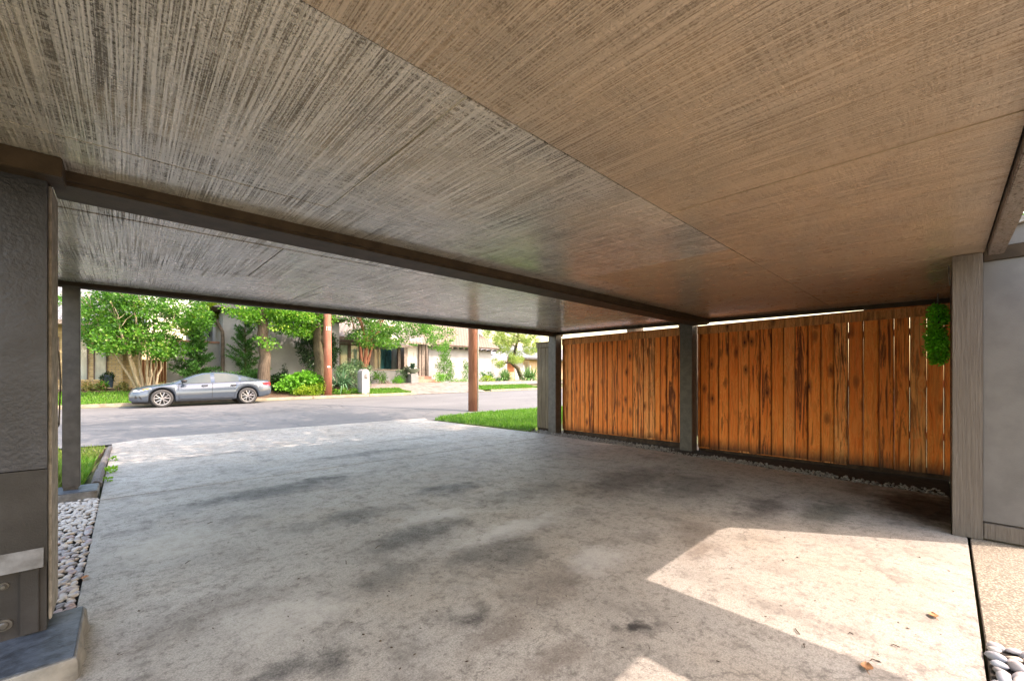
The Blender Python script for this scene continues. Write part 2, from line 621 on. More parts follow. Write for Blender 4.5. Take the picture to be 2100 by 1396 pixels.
def foliage(name, clumps, mat, parent, rng, per=60, length=0.12, width=0.07, flat=0.6, out=0.6, up=0.25, tonespread=0.35, droop=0.0):
    """clumps: list of (x,y,z,radius). Leaves spread through each clump; tone varies from clump to clump and leaf to leaf"""
    Ps, Ds, Ts = [], [], []
    for (x, y, z, r) in clumps:
        n = max(6, int(per * (r / 0.35) ** 2))
        d = unit(rng.normal(size=(n, 3)))
        rad = r * rng.uniform(0.25, 1.0, (n, 1)) ** 0.6
        off = d * rad
        off[:, 2] *= flat
        Ps.append(np.array([[x, y, z]]) + off)
        dd = d * out + rng.normal(size=(n, 3)) * 0.6
        dd[:, 2] += up - droop
        Ds.append(dd)
        base = rng.uniform(0.2, 0.75)
        Ts.append(np.clip(base + rng.normal(size=n) * tonespread * 0.5, 0, 1))
    P, D, T = np.concatenate(Ps), np.concatenate(Ds), np.concatenate(Ts)
    V, Q = leaf_quads(P, D, length, width, rng)
    return quads_obj(name, V, Q, mat, parent, np.repeat(T, 4))


def crown_clumps(rng, c, rad, n, size=(0.3, 0.6), shell=0.55, floor_=None):
    out = []
    while len(out) < n:
        d = rng.normal(size=3)
        d /= np.linalg.norm(d)
        q = rng.uniform(shell, 1.0)
        p = np.array(c) + d * np.array(rad) * q
        if floor_ is not None and p[2] < floor_:
            continue
        out.append((*p, rng.uniform(*size)))
    return out


def limb(a, b, r0, r1, rng, n=5, wob=0.08):
    a, b = Vector(a), Vector(b)
    L = (b - a).length
    pts, rr = [], []
    for i in range(n + 1):
        t = i / n
        w = Vector(rng.normal(size=3)) * wob * L * math.sin(math.pi * t) * 0.5
        pts.append(a.lerp(b, t) + w)
        rr.append(r0 + (r1 - r0) * t)
    return pts, rr


def grass_blades(name, pts, h, mat, parent=None, rng=NR, width=0.008):
    n = len(pts)
    P = np.asarray(pts, dtype=float)
    ang = rng.uniform(0, 2 * math.pi, n)
    side = np.stack([np.cos(ang), np.sin(ang), np.zeros(n)], 1) * width * rng.uniform(0.7, 1.4, (n, 1))
    lean = np.stack([rng.normal(size=n), rng.normal(size=n), np.zeros(n)], 1) * 0.35
    hh = h * rng.uniform(0.5, 1.25, (n, 1))
    tip = P + lean * hh + np.array([[0, 0, 1]]) * hh
    V = np.stack([P - side, P + side, tip + side * 0.15, tip - side * 0.15], 1).reshape(-1, 3)
    T = np.repeat(np.clip(rng.normal(0.5, 0.2, n), 0, 1), 4)
    return quads_obj(name, V, np.arange(4 * n).reshape(n, 4), mat, parent, T)


def in_poly(x, y, poly):
    c = False
    j = len(poly) - 1
    for i in range(len(poly)):
        xi, yi = poly[i]
        xj, yj = poly[j]
        if (yi > y) != (yj > y) and x < (xj - xi) * (y - yi) / (yj - yi) + xi:
            c = not c
        j = i
    return c


def scatter(poly, n, rng):
    xs = [p[0] for p in poly]
    ys = [p[1] for p in poly]
    out = []
    while len(out) < n:
        x, y = rng.uniform(min(xs), max(xs)), rng.uniform(min(ys), max(ys))
        if in_poly(x, y, poly):
            out.append((x, y))
    return out


def sheet(name, x0, x1, y0, y1, nx, ny, zf, mat, kind="structure", poly=None):
    xs, ys = np.linspace(x0, x1, nx + 1), np.linspace(y0, y1, ny + 1)
    V = [(x, y, zf(x, y)) for y in ys for x in xs]
    Q = [(j * (nx + 1) + i, j * (nx + 1) + i + 1, (j + 1) * (nx + 1) + i + 1, (j + 1) * (nx + 1) + i) for j in range(ny) for i in range(nx)]
    return struct(quads_obj(name, V, Q, mat, smooth_=True), kind)


def stone_mesh(rng, a=1.0, b=0.72, c=0.5):
    bm = bmesh.new()
    bmesh.ops.create_icosphere(bm, subdivisions=2, radius=1.0)
    f = rng.uniform(-0.16, 0.16, (4, 3))
    for v in bm.verts:
        p = np.array(v.co)
        s = 1 + sum(0.35 * math.sin(2.2 * float(p @ (fk * 9)) + k) * 0.25 for k, fk in enumerate(f))
        v.co = (p[0] * a * s, p[1] * b * s, p[2] * c * s)
    return bm


# ------------------------------------------------------------------ the materials of this place
M = {}
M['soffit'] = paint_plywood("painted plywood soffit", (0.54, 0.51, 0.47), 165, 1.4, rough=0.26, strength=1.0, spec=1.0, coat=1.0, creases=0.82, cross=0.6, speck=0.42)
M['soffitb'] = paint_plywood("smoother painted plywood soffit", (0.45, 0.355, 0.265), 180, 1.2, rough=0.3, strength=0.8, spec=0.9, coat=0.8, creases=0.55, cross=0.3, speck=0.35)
M['paint'] = paint_plywood("brown trim paint", (0.135, 0.112, 0.098), 60, 60, rough=0.42, strength=0.35, creases=0.4)
M['beam'] = plain("dark brown beam paint", (0.05, 0.034, 0.022), 0.6, 0.3, 9, 0.35, 60, spec=0.2)
M['postpaint'] = plain("charcoal brown post paint", (0.085, 0.08, 0.076), 0.5, 0.2, 12, 0.5, 130)
M['siding'] = paint_plywood("painted siding", (0.052, 0.048, 0.052), 55, vertical=True, rough=0.34, strength=0.6, creases=0.3)
M['wallpaint'] = plain("dark charcoal wall paint", (0.027, 0.030, 0.040), 0.42, 0.25, 7, 0.9, 55, spec=0.35)
M['wallsmooth'] = plain("dark brown smooth board paint", (0.028, 0.027, 0.029), 0.5, 0.3, 5, 0.3, 160, spec=0.3)
M['pierside'] = plain("painted pier siding", (0.135, 0.132, 0.137), 0.42, 0.12, 5, 0.35, 110)
M['trimwood'] = bark("painted trim wood", (0.13, 0.112, 0.10), (0.215, 0.19, 0.172), 55, 2.0, 0.6)
M['edge'] = plain("worn trim end grain", (0.24, 0.225, 0.21), 0.7, 0.35, 16, 0.5, 60)
M['flash'] = plain("painted sheet metal", (0.09, 0.10, 0.125), 0.3, 0.5, 7, 0.3, 25, 0.2)
M['bolt'] = plain("painted steel bolt", (0.10, 0.095, 0.09), 0.4, 0.3, 40, 0.2, 80, 0.5)
M['slate'] = plain("slate paint on concrete", (0.06, 0.075, 0.10), 0.5, 0.45, 16, 0.6, 70)
M['curbconc'] = plain("weathered curb concrete", (0.19, 0.187, 0.182), 0.85, 0.3, 9, 0.7, 60)
M['deck'] = plain("roof underlay", (0.03, 0.028, 0.025), 0.9)
M['roofgravel'] = plain("roof gravel", (0.30, 0.28, 0.25), 0.9, 0.3, 60, 0.6, 60)
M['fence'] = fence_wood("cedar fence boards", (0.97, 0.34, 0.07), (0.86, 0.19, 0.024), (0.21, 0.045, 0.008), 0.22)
M['fencecap'] = fence_wood("cedar cap board", (0.62, 0.20, 0.04), (0.44, 0.12, 0.022), (0.14, 0.042, 0.012))
M['greywood'] = bark("weathered grey boards", (0.07, 0.05, 0.032), (0.22, 0.18, 0.13), 34, 1.0, 0.6)
M['rot'] = plain("rotten kick board", (0.045, 0.03, 0.022), 0.9, 0.5, 10, 0.8, 50)
M['soil'] = plain("dark damp soil", (0.022, 0.017, 0.013), 0.95, 0.5, 14, 0.9, 50)
M['mulch'] = plain("bark mulch", (0.09, 0.055, 0.035), 0.95, 0.6, 22, 1.0, 40)
M['asphalt'] = asphalt("street asphalt")
M['kerb'] = plain("street kerb concrete", (0.27, 0.225, 0.17), 0.85, 0.25, 4, 0.5, 50)
M['lawn'] = plain("lawn underlay", (0.07, 0.12, 0.02), 0.95, 0.45, 6, 0.8, 40)
M['dirtlawn'] = plain("sparse lawn soil", (0.20, 0.15, 0.09), 0.95, 0.5, 9, 0.8, 40)
M['ground'] = plain("open ground", (0.09, 0.10, 0.04), 0.95, 0.35, 1.2, 0.6, 30)
M['agg'] = aggregate("exposed aggregate")
M['aggdark'] = aggregate("worn exposed aggregate", 0.62)
M['apron'] = plain("pinkish paved drive", (0.19, 0.155, 0.135), 0.85, 0.3, 3, 0.5, 40)
M['grass'] = leaf_mat("grass blades", (0.055, 0.13, 0.012), (0.16, 0.30, 0.03), 0.3, 0.5, (0.30, 0.34, 0.08))
M['grassdry'] = leaf_mat("dry grass blades", (0.12, 0.17, 0.02), (0.32, 0.33, 0.08), 0.3, 0.55, (0.42, 0.34, 0.16))
M['debris'] = plain("dry leaf crumbs", (0.055, 0.035, 0.022), 0.9, 0.5, 40)
M['dryleaf'] = plain("dry brown leaf", (0.36, 0.17, 0.075), 0.6, 0.35, 40)
M['log'] = bark("weathered edging timber", (0.06, 0.052, 0.05), (0.20, 0.18, 0.175), 16, 3, 0.7)
M['stone'] = []
for k, c in enumerate([(0.42, 0.39, 0.40), (0.50, 0.47, 0.45), (0.36, 0.30, 0.31), (0.33, 0.34, 0.38), (0.52, 0.44, 0.36), (0.28, 0.27, 0.28)]):
    M['stone'].append(plain("river stone", c, 0.6, 0.18, 25, 0.15, 60))
M['pebble'] = plain("grey gravel chips", (0.22, 0.21, 0.20), 0.8, 0.45, 22, 0.3, 60)

# stains and painted corner shade on the slab, at the photo's places: pixel, half widths in metres, strength, colour
DK, BR = (0.055, 0.05, 0.048), (0.12, 0.095, 0.08)
STAINS_AND_SHADE = []
for (px, py, rx, ry, k, col) in [
    (545, 1012, 1.05, 0.30, 0.80, DK), (330, 1010, 0.7, 0.18, 0.5, BR), (660, 985, 0.45, 0.2, 0.75, DK), (930, 1003, 0.55, 0.26, 0.8, DK),
    (1080, 1010, 0.7, 0.3, 0.45, DK), (720, 1062, 0.5, 0.24, 0.65, DK), (860, 1100, 0.6, 0.22, 0.75, DK), (1010, 1125, 0.5, 0.2, 0.55, DK),
    (1060, 1145, 0.35, 0.2, 0.6, DK), (1290, 985, 1.1, 0.5, 0.7, DK), (1420, 1000, 0.9, 0.42, 0.55, DK), (1130, 1200, 0.38, 0.25, 0.5, BR),
    (940, 1268, 0.2, 0.12, 0.75, DK), (1285, 1298, 0.13, 0.05, 0.95, (0.02, 0.018, 0.018)), (1300, 1300, 0.2, 0.1, 0.5, DK), (682, 1345, 0.12, 0.13, 0.85, DK), (1010, 1290, 0.3, 0.12, 0.6, BR),
    (570, 1385, 0.25, 0.1, 0.65, DK), (1430, 1130, 0.32, 0.13, 0.6, BR), (1560, 1042, 0.6, 0.22, 0.7, DK), (1700, 1050, 0.7, 0.22, 0.7, (0.07, 0.075, 0.06)),
    (1160, 1370, 0.3, 0.12, 0.55, BR), (800, 1180, 0.3, 0.2, 0.5, DK), (430, 1270, 0.4, 0.25, 0.4, BR), (1880, 1035, 0.85, 0.42, 0.97, (0.02, 0.018, 0.016)), (1930, 1045, 0.8, 0.3, 0.97, (0.016, 0.014, 0.013)), (1760, 1000, 0.5, 0.2, 0.6, DK), (1420, 1090, 0.25, 0.2, 0.55, BR),  # the two near-black ellipses paint the shade of the unlit fence corner
    (1050, 1085, 0.6, 0.2, 0.6, (0.50, 0.49, 0.48)), (600, 1270, 0.35, 0.25, 0.45, (0.48, 0.45, 0.41)), (900, 1060, 0.4, 0.2, 0.5, (0.5, 0.49, 0.48)), (330, 1120, 0.5, 0.4, 0.5, (0.46, 0.43, 0.38)), (1230, 1150, 0.3, 0.2, 0.45, (0.5, 0.49, 0.48)),
]:
    g = G(px, py)
    STAINS_AND_SHADE.append((round(g.x, 3), round(g.y, 3), rx, ry, k, col))
M['slab'] = stained_concrete("driveway concrete with stains and corner shade", STAINS_AND_SHADE)
M['slabout'] = stained_concrete("weathered apron concrete", [(1.0, 8.2, 0.8, 0.15, 0.5, DK), (4.4, 7.6, 0.9, 0.2, 0.4, DK), (3.0, 6.6, 1.4, 0.25, 0.5, DK)])

# ------------------------------------------------------------------ the setting: ground, street, drive
def ground_z(x, y):
    return gz(x, y) - 0.07


sheet("ground", -70, 110, -60, 130, 180, 380, ground_z, M['ground'])
sheet("street", -70, 90, 11.0, 22.3, 160, 24, lambda x, y: gz(x, y) - 0.004 if y > 11.3 else gz(x, y) - 0.03, M['asphalt'])

EDGE = [(6.95, 6.6), (6.75, 4.6), (6.62, 3.07), (6.45, 1.7), (6.34, 0.97), (6.22, -0.026)]   # slab edge beside the fence
JY = 5.86
slab_poly = [(-0.19, -0.11), (4.70, -0.11), (4.70, -0.026)] + EDGE[::-1][:-2] + [(6.75, 4.6), (6.86, JY - 0.008), (-0.19, JY - 0.008)]
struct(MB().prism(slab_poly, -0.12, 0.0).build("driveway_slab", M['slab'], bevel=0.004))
ap = [(-0.19, JY + 0.008), (6.87, JY + 0.008), (6.95, 6.6), (6.86, 8.6), (6.74, 10.9), (6.9, 11.35), (0.3, 11.35), (-0.19, 10.9)]
struct(MB().prism(ap, -0.12, lambda x, y: gz(x, y)).build("driveway_apron", M['slabout'], bevel=0.004))
struct(MB().box(-4, 2.86, -9, -0.122, -0.12, -0.004).build("patio_slab", M['agg']))
struct(MB().prism([(2.87, -9), (9, -9), (9, -0.55), (4.67, -0.125), (2.87, -0.125)], -0.12, -0.002).build("walkway", M['aggdark'], bevel=0.003))
struct(sheet("planting_bed", -0.9, -0.19, 2.9, 6.1, 2, 8, lambda x, y: -0.035, M['soil']))
struct(MB().prism(EDGE[::-1] + [(8.2, 6.6), (8.2, -0.025)], -0.1, -0.035).build("gravel_bed", M['soil']))

# lawns: underlay sheets with blades on them
wedge = [(6.97, 6.75), (6.9, 8.6), (6.78, 10.6), (7.4, 11.1), (9.2, 11.45), (12.0, 11.5), (16, 11.5), (16, 9.0), (10.0, 8.0), (7.45, 7.05)]


def lawn(name, poly, mat, n, h, gmat, zoff=0.02, width=0.008, rng=NR):
    me = MB().prism(poly, lambda x, y: gz(x, y) - 0.06, lambda x, y: gz(x, y) + zoff)
    struct(me.build(name, mat))
    if n:
        pts = [(x, y, gz(x, y) + zoff) for x, y in scatter(poly, n, rng)]
        struct(grass_blades("grass", pts, h, gmat, width=width, rng=rng), "stuff")


lawn("lawn", wedge, M['lawn'], 26000, 0.085, M['grass'], 0.03, 0.010)
strip = [(-0.32, 6.75), (-0.28, 9.0), (-0.35, 10.6), (-6, 10.9), (-6, 6.75)]
lawn("lawn", [(-0.36, 6.75), (-0.34, 8.7), (-2.6, 8.7), (-2.6, 6.75)], M['lawn'], 11000, 0.10, M['grass'], 0.0, 0.009)
lawn("lawn", [(-0.34, 8.7), (-0.26, 10.4), (-2.6, 10.7), (-2.6, 8.7)], M['dirtlawn'], 2600, 0.07, M['grassdry'], 0.0, 0.012)


def on_ground(pxs):
    return [tuple(G(*p).xy) for p in pxs]


# far kerb, in lengths with joints
kx = -14.0
while kx < 46:
    L = 3.0
    if 12.9 <= kx < 18.5:
        kx += L
        continue
    b = [(kx + 0.008, 22.3, street_z(kx) - 0.1), (kx + L - 0.008, 22.3, street_z(kx + L) - 0.1), (kx + L - 0.008, 22.52, street_z(kx + L) - 0.1), (kx + 0.008, 22.52, street_z(kx) - 0.1)]
    tz = [(p[0], p[1] + (0.03 if i < 2 else 0), p[2] + 0.235) for i, p in enumerate(b)]
    struct(MB().hexa(b, tz).build("street_kerb", M['kerb'], bevel=0.015))
    kx += L


def yard(name, x0, x1, y0, y1, n, h, mat, gm, width):
    lawn_poly = [(x0, y0), (x1, y0), (x1, y1), (x0, y1)]
    sheet(name, x0, x1, y0, y1, max(2, int((x1 - x0) * 2)), max(2, int((y1 - y0) * 4)), lambda x, y: gz(x, y) + 0.004, mat)
    pts = [(x, y, gz(x, y)) for x, y in scatter(lawn_poly, n, NR)]
    struct(grass_blades("grass", pts, h, gm, width=width), "stuff")


yard("lawn", -9, 3.6, 22.53, 25.0, 15000, 0.09, M['lawn'], M['grass'], 0.016)
sheet("flower_bed", -9, 5.5, 25.0, 27.0, 20, 8, lambda x, y: gz(x, y) + 0.02, M['mulch'])
sheet("flower_bed", 3.6, 9.8, 22.53, 25.0, 20, 8, lambda x, y: gz(x, y) + 0.012, M['mulch'])
yard("lawn", 9.6, 12.8, 22.53, 24.2, 7000, 0.10, M['lawn'], M['grass'], 0.018)
yard("lawn", 18.4, 24.5, 22.53, 24.3, 6000, 0.10, M['lawn'], M['grass'], 0.02)
sheet("opposite_drive", 12.8, 18.4, 22.25, 29.0, 12, 20, lambda x, y: gz(x, y) + 0.01 if y > 22.6 else street_z(x) + 0.02 + 0.12 * (y - 22.25) / 0.35, M['apron'])
sheet("opposite_drive", 9.6, 12.8, 24.25, 28.5, 8, 12, lambda x, y: gz(x, y) + 0.012, M['apron'])
sheet("opposite_drive", 18.4, 30, 24.35, 27.0, 12, 12, lambda x, y: gz(x, y) + 0.012, M['apron'])

# ------------------------------------------------------------------ the carport
cp = thing("carport", "open carport with a low painted plywood ceiling, dark beam and square posts", "carport", (3.5, 3.0, 0))
ROWS = [(-0.2, 1.1, [-0.55, -0.16, 2.28, 4.72, 7.3]), (1.1, 2.38, [-0.55, 0.83, 3.27, 5.71, 7.3]), (2.38, 2.80, [-0.55, 1.62, 4.06, 6.5, 7.3]),
        (3.06, 3.42, [-0.55, 1.62, 4.06, 6.5, 7.3]), (3.42, 4.64, [-0.55, 0.86, 3.30, 5.74, 7.3]), (4.64, 5.84, [-0.55, 1.55, 3.99, 6.43, 7.3]), (5.84, 6.2, [-0.55, 0.86, 3.30, 5.74, 7.3])]
for ri, (ya, yb, xs) in enumerate(ROWS):
    for xa, xb in zip(xs[:-1], xs[1:]):
        g, gy_ = (0.005 if ri in (0, 4, 5) else 0.0004), 0.0035
        P = [(xa + g, ya + gy_), (xb - g, ya + gy_), (xb - g, yb - gy_), (xa + g, yb - gy_)]
        dz = RND.uniform(-0.002, 0.002)
        b = [(x, y, ceil_z(x, y) + dz + RND.uniform(-0.0012, 0.0012)) for x, y in P]
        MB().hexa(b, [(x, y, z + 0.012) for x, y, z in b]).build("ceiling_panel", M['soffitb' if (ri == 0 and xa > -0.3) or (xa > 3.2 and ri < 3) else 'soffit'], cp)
rp = [(-0.6, -0.24), (2.67, -0.24), (7.45, -0.24), (7.45, 6.3), (-0.6, 6.3)]
MB().prism(rp, lambda x, y: ceil_z(x, y) + 0.02, lambda x, y: ceil_z(x, y) + 0.16).build("roof_deck", M['deck'], cp)
MB().prism([(-0.66, -0.3), (7.5, -0.3), (7.5, 6.36), (-0.66, 6.36)], lambda x, y: ceil_z(x, y) + 0.162, lambda x, y: ceil_z(x, y) + 0.19).build("roof_covering", M['roofgravel'], cp)


def sloped_beam(x0, x1, y0, y1, d0, d1, up=0.004):
    """a member under the ceiling: bottom hangs d0 (at x0) to d1 (at x1) below it"""
    b = [(x0, y0, ceil_z(x0, y0) - d0), (x1, y0, ceil_z(x1, y0) - d1), (x1, y1, ceil_z(x1, y1) - d1), (x0, y1, ceil_z(x0, y1) - d0)]
    t = [(x, y, ceil_z(x, y) + up) for x, y, _ in b]
    return MB().hexa(b, t)


bm_ = sloped_beam(-0.25, 7.25, 2.80, 3.06, 0.06, 0.10)
bo = bm_.build("beam", M['beam'], cp, bevel=0.004)
sloped_beam(-0.25, 7.25, 2.775, 2.799, 0.045, 0.085).build("beam_side_board", M['beam'], bo, bevel=0.003)
sloped_beam(-0.6, 7.5, 6.202, 6.24, 0.04, 0.085).build("fascia", M['beam'], cp, bevel=0.003)
sloped_beam(-0.6, 7.5, 6.241, 6.30, 0.055, 0.10, 0.17).build("fascia", M['postpaint'], cp, bevel=0.003)
sloped_beam(-0.6, 4.60, -0.285, -0.205, 0.055, 0.055, 0.17).build("fascia", M['paint'], cp, bevel=0.004)
sloped_beam(-0.6, -0.56, -0.2, 6.2, 0.05, 0.05, 0.16).build("fascia", M['trimwood'], cp, bevel=0.003)
sloped_beam(7.305, 7.36, -0.19, 6.2, 0.055, 0.055, 0.16).build("fascia", M['beam'], cp, bevel=0.003)


def post(x0, x1, y0, y1, z0, mat, top=0.0):
    o = MB().prism([(x0, y0), (x1, y0), (x1, y1), (x0, y1)], z0, lambda x, y: ceil_z(x, y) - top).build("post", mat, cp, bevel=0.006)
    return o


p1 = post(-0.475, -0.348, 6.2, 6.32, 0.10, M['postpaint'], 0.04)
MB().box(-0.467, -0.362, 6.206, 6.31, 0.075, 0.10).build("post_foot", M['bolt'], p1)
post(7.2, 7.41, 3.05, 3.27, -0.03, M['postpaint'], 0.0)
post(7.2, 7.41, 6.17, 6.40, -0.03, M['postpaint'], 0.06)

# the end wall by the street side, its curb, flashing and bolts
ew = thing("end_wall", "dark painted wall end at the left edge, with metal flashing and bolts near its foot", "wall", (-0.6, 2.85, 0.1))
MB().prism([(-3.2, 2.725), (-0.254, 2.725), (-0.254, 3.0), (-3.2, 3.0)], 0.816, lambda x, y: ceil_z(x, y) - 0.075).build("wall_panel", M['wallpaint'], ew)
MB().prism([(-3.2, 2.722), (-0.254, 2.722), (-0.254, 3.0), (-3.2, 3.0)], 0.40, 0.812).build("wall_panel", M['wallsmooth'], ew)
MB().prism([(-3.2, 2.735), (-0.256, 2.735), (-0.256, 3.0), (-3.2, 3.0)], 0.10, 0.398).build("kick_board", M['wallsmooth'], ew)
MB().prism([(-0.253, 2.765), (-0.243, 2.765), (-0.243, 3.005), (-0.253, 3.005)], 0.13, lambda x, y: ceil_z(x, y) - 0.09).build("end_trim", M['edge'], ew, bevel=0.003)
MB().prism([(-3.2, 2.62), (-0.2, 2.62), (-0.2, 2.80), (-3.2, 2.80)], lambda x, y: ceil_z(x, y) - 0.085, lambda x, y: ceil_z(x, y) - 0.002).build("header_board", M['beam'], ew, bevel=0.004)
fl = MB().add([(-3.2, 2.72, 0.47), (-0.262, 2.72, 0.47), (-0.262, 2.708, 0.39), (-3.2, 2.708, 0.39), (-3.2, 2.716, 0.47), (-0.262, 2.716, 0.472), (-0.262, 2.703, 0.39), (-3.2, 2.703, 0.39)],
              [(0, 1, 2, 3), (7, 6, 5, 4), (4, 5, 1, 0), (3, 2, 6, 7), (1, 5, 6, 2), (0, 3, 7, 4)])
fl.build("flashing", M['flash'], ew)
MB().box(-0.33, -0.276, 2.715, 2.734, 0.11, 0.385).build("corner_strap", M['wallsmooth'], ew, bevel=0.003)
for (bx, bz, r) in [(-0.375, 0.335, 0.021), (-0.375, 0.17, 0.034)]:
    prof = [(r * 0.75, 0.0), (r * 0.75, 0.004), (r * 0.72, 0.008), (r * 0.45, 0.008), (r * 0.44, 0.018), (r * 0.3, 0.022)]
    b = MB().lathe((0, 0, 0), prof, 14)
    b.v = [(bx + x, 2.734 - z, bz + y) for x, y, z in b.v]
    b.build("bolt", M['bolt'], ew, smooth_=False)
MB().tube([(-0.245, 3.046, 1.35), (-0.238, 3.05, 1.2), (-0.243, 3.04, 0.98), (-0.27, 2.9, 0.93)], 0.004, 6).build("cable", M['bolt'], ew)


def rough_curb(name, x0, x1, y0, y1, z1, label, lip=0.0):
    t = thing(name, label, "concrete curb", ((x0 + x1) / 2, (y0 + y1) / 2, 0))
    bm = bmesh.new()
    bmesh.ops.create_cube(bm, size=1)
    bmesh.ops.scale(bm, vec=(x1 - x0, y1 - y0, z1 + 0.08), verts=bm.verts)
    bmesh.ops.translate(bm, vec=((x0 + x1) / 2, (y0 + y1) / 2, (z1 - 0.08) / 2), verts=bm.verts)
    bmesh.ops.subdivide_edges(bm, edges=bm.edges[:], cuts=24, use_grid_fill=True)
    for v in bm.verts:
        k = 0.007 * math.sin(9 * v.co.x + 9 * v.co.z) * math.sin(19 * v.co.y + 11 * v.co.z) + 0.004 * math.sin(47 * v.co.y + 30 * v.co.z)
        if v.co.z < z1 - 0.012:
            if v.co.x > x1 - 1e-4:
                v.co.x += k + lip * (z1 - v.co.z)
            if v.co.y < y0 + 1e-4:
                v.co.y -= k
    me = bpy.data.meshes.new("curb_body")
    for fc in bm.faces:
        fc.smooth = abs(fc.normal.z) < 0.6
    bm.to_mesh(me)
    bm.free()
    me.materials.append(M['curbconc'])
    link("curb_body", me, t)
    MB().box(x0, x1 - 0.006, y0 + 0.008, y1, z1 + 0.001, z1 + 0.006).build("painted_top", M['slate'], t, bevel=0.002)
    return t


rough_curb("concrete_curb", -3.2, -0.145, 2.39, 2.90, 0.095, "near low concrete curb with slate blue painted top under the wall end", 0.12)
rough_curb("concrete_curb", -2.2, -0.215, 6.03, 6.45, 0.068, "far low concrete curb with slate blue painted top under the slim front post")

# the pier and siding at the right edge
pr = thing("utility_pier", "tall pier at the right edge clad in grey brown siding with a wide corner post", "pier", (4.8, -0.2, 0))
MB().prism([(4.705, -0.19), (4.86, -0.19), (4.86, -0.03), (4.705, -0.03)], 0.0, lambda x, y: ceil_z(x, y) - 0.003).build("corner_post", M['trimwood'], pr, bevel=0.005)
MB().box(4.698, 4.7035, -0.102, -0.032, 0.0, 2.13).build("corner_board", M['trimwood'], pr, bevel=0.002)
MB().box(4.735, 4.85, -0.44, -0.192, 0.14, 2.10).build("siding_panel", M['pierside'], pr)
MB().box(4.715, 4.85, -0.44, -0.193, 0.012, 0.128).build("base_board", M['trimwood'], pr, bevel=0.004)
MB().box(4.72, 4.85, -0.44, -0.193, 2.103, 2.20).build("upper_board", M['beam'], pr, bevel=0.003)
MB().hexa([(4.725, -0.44, 2.203), (4.85, -0.44, 2.203), (4.85, -0.24, 2.203), (4.725, -0.24, 2.203)], [(4.725, -0.44, 2.36), (4.85, -0.44, 2.36), (4.85, -0.3, 2.32), (4.725, -0.3, 2.32)]).build("gable_board", M['pierside'], pr)
MB().hexa([(4.68, -0.5, 2.375), (4.9, -0.5, 2.375), (4.9, -0.30, 2.325), (4.68, -0.30, 2.325)], [(4.68, -0.5, 2.42), (4.9, -0.5, 2.42), (4.9, -0.30, 2.37), (4.68, -0.30, 2.37)]).build("roof_trim", M['edge'], pr, bevel=0.003)
MB().box(4.862, 7.375, -0.19, -0.03, -0.05, 2.2).build("return_wall", M['siding'], pr)
MB().tube([(4.9, -0.02, 1.98), (4.93, -0.014, 2.08), (5.0, -0.012, 2.16)], 0.006, 6).build("cable", M['edge'], pr)

# ------------------------------------------------------------------ fences
FX = 7.425


def board_fence(name, label, ya, yb, bw, z0, z1, mat, gap_fn, capmat, ztop, kick=True, x=FX, back=None):
    t = thing(name, label, "fence", (x, (ya + yb) / 2, 0))
    bv, bq, bt, be = [], [], [], []
    y = ya
    while y < yb - 0.03:
        g = gap_fn(y)
        w = min(bw * RND.uniform(0.93, 1.06), yb - y)
        lean = RND.uniform(-0.0015, 0.0015)
        xo = RND.uniform(-0.004, 0.004)
        zb = z0 + RND.uniform(-0.012, 0.012)
        wd, tn, o = w - g, RND.random(), len(bv)
        es = [0.0, RND.uniform(0.012, 0.035), wd - RND.uniform(0.012, 0.035), wd]
        cup = [RND.uniform(-0.002, 0.002), 0, 0, RND.uniform(-0.002, 0.002)]
        for zz, dl in ((zb, 0), (z1, lean)):
            bv += [(x + xo + cu, y + e + dl, zz) for e, cu in zip(es, cup)] + [(x + xo + 0.018, y + wd + dl, zz), (x + xo + 0.018, y + dl, zz)]
            be += [1, 0, 0, 1, 1, 1]
        bt += [tn] * 12
        bq += [(o + i, o + i + 6, o + (i + 1) % 6 + 6, o + (i + 1) % 6) for i in range(6)]
        y += w
    po = quads_obj("board_panel", bv, bq, mat, t, bt)
    at = po.data.attributes.new("edge", 'FLOAT', 'POINT')
    at.data.foreach_set("value", np.asarray(be, dtype=np.float32))
    if back:
        q = MB()
        yy_ = back[0] - bw * 0.5
        while yy_ < back[1]:
            q.box(x + 0.0235, x + 0.038, max(ya, yy_), min(yb, yy_ + bw * 0.96), z0 - 0.02, z1 - 0.05, RND.random())
            yy_ += bw
        q.build("backing_boards", capmat, t, tone=True)
    MB().box(x - 0.022, x - 0.008, ya, yb, z1 - 0.065, ztop - 0.024, 0.35).build("top_trim", capmat, t, bevel=0.003, tone=True)
    MB().box(x - 0.045, x + 0.09, ya, yb, ztop - 0.022, ztop, 0.15).build("cap_board", capmat, t, bevel=0.003, tone=True)
    for zr in (0.45, 1.12, 1.8):
        MB().box(x + 0.039, x + 0.075, ya, yb, zr, zr + 0.09, 0.6).build("rail", capmat, t, tone=True)
    if kick:
        MB().box(x + 0.0385, x + 0.060, ya, yb, -0.06, z0 + 0.06).build("kick_board", M['rot'], t)
    return t


board_fence("cedar_fence", "orange cedar board fence between the two thick carport posts, with narrow board gaps", 3.28, 6.16, 0.118, 0.085, 2.10, M['fence'], lambda y: 0.005, M['fencecap'], 2.185, back=(3.28, 6.16))
board_fence("cedar_fence", "orange cedar board fence right of the middle post, daylight showing through its board gaps", -0.28, 3.04, 0.155, 0.03, 2.09, M['fence'], lambda y: 0.002 if y < 1.0 else 0.003, M['fencecap'], 2.172, back=(1.05, 3.04))
board_fence("weathered_fence", "weathered grey fence end panel standing beyond the far post by the lawn", 6.42, 6.98, 0.14, 0.06, 2.08, M['greywood'], lambda y: 0.003, M['greywood'], 2.15)

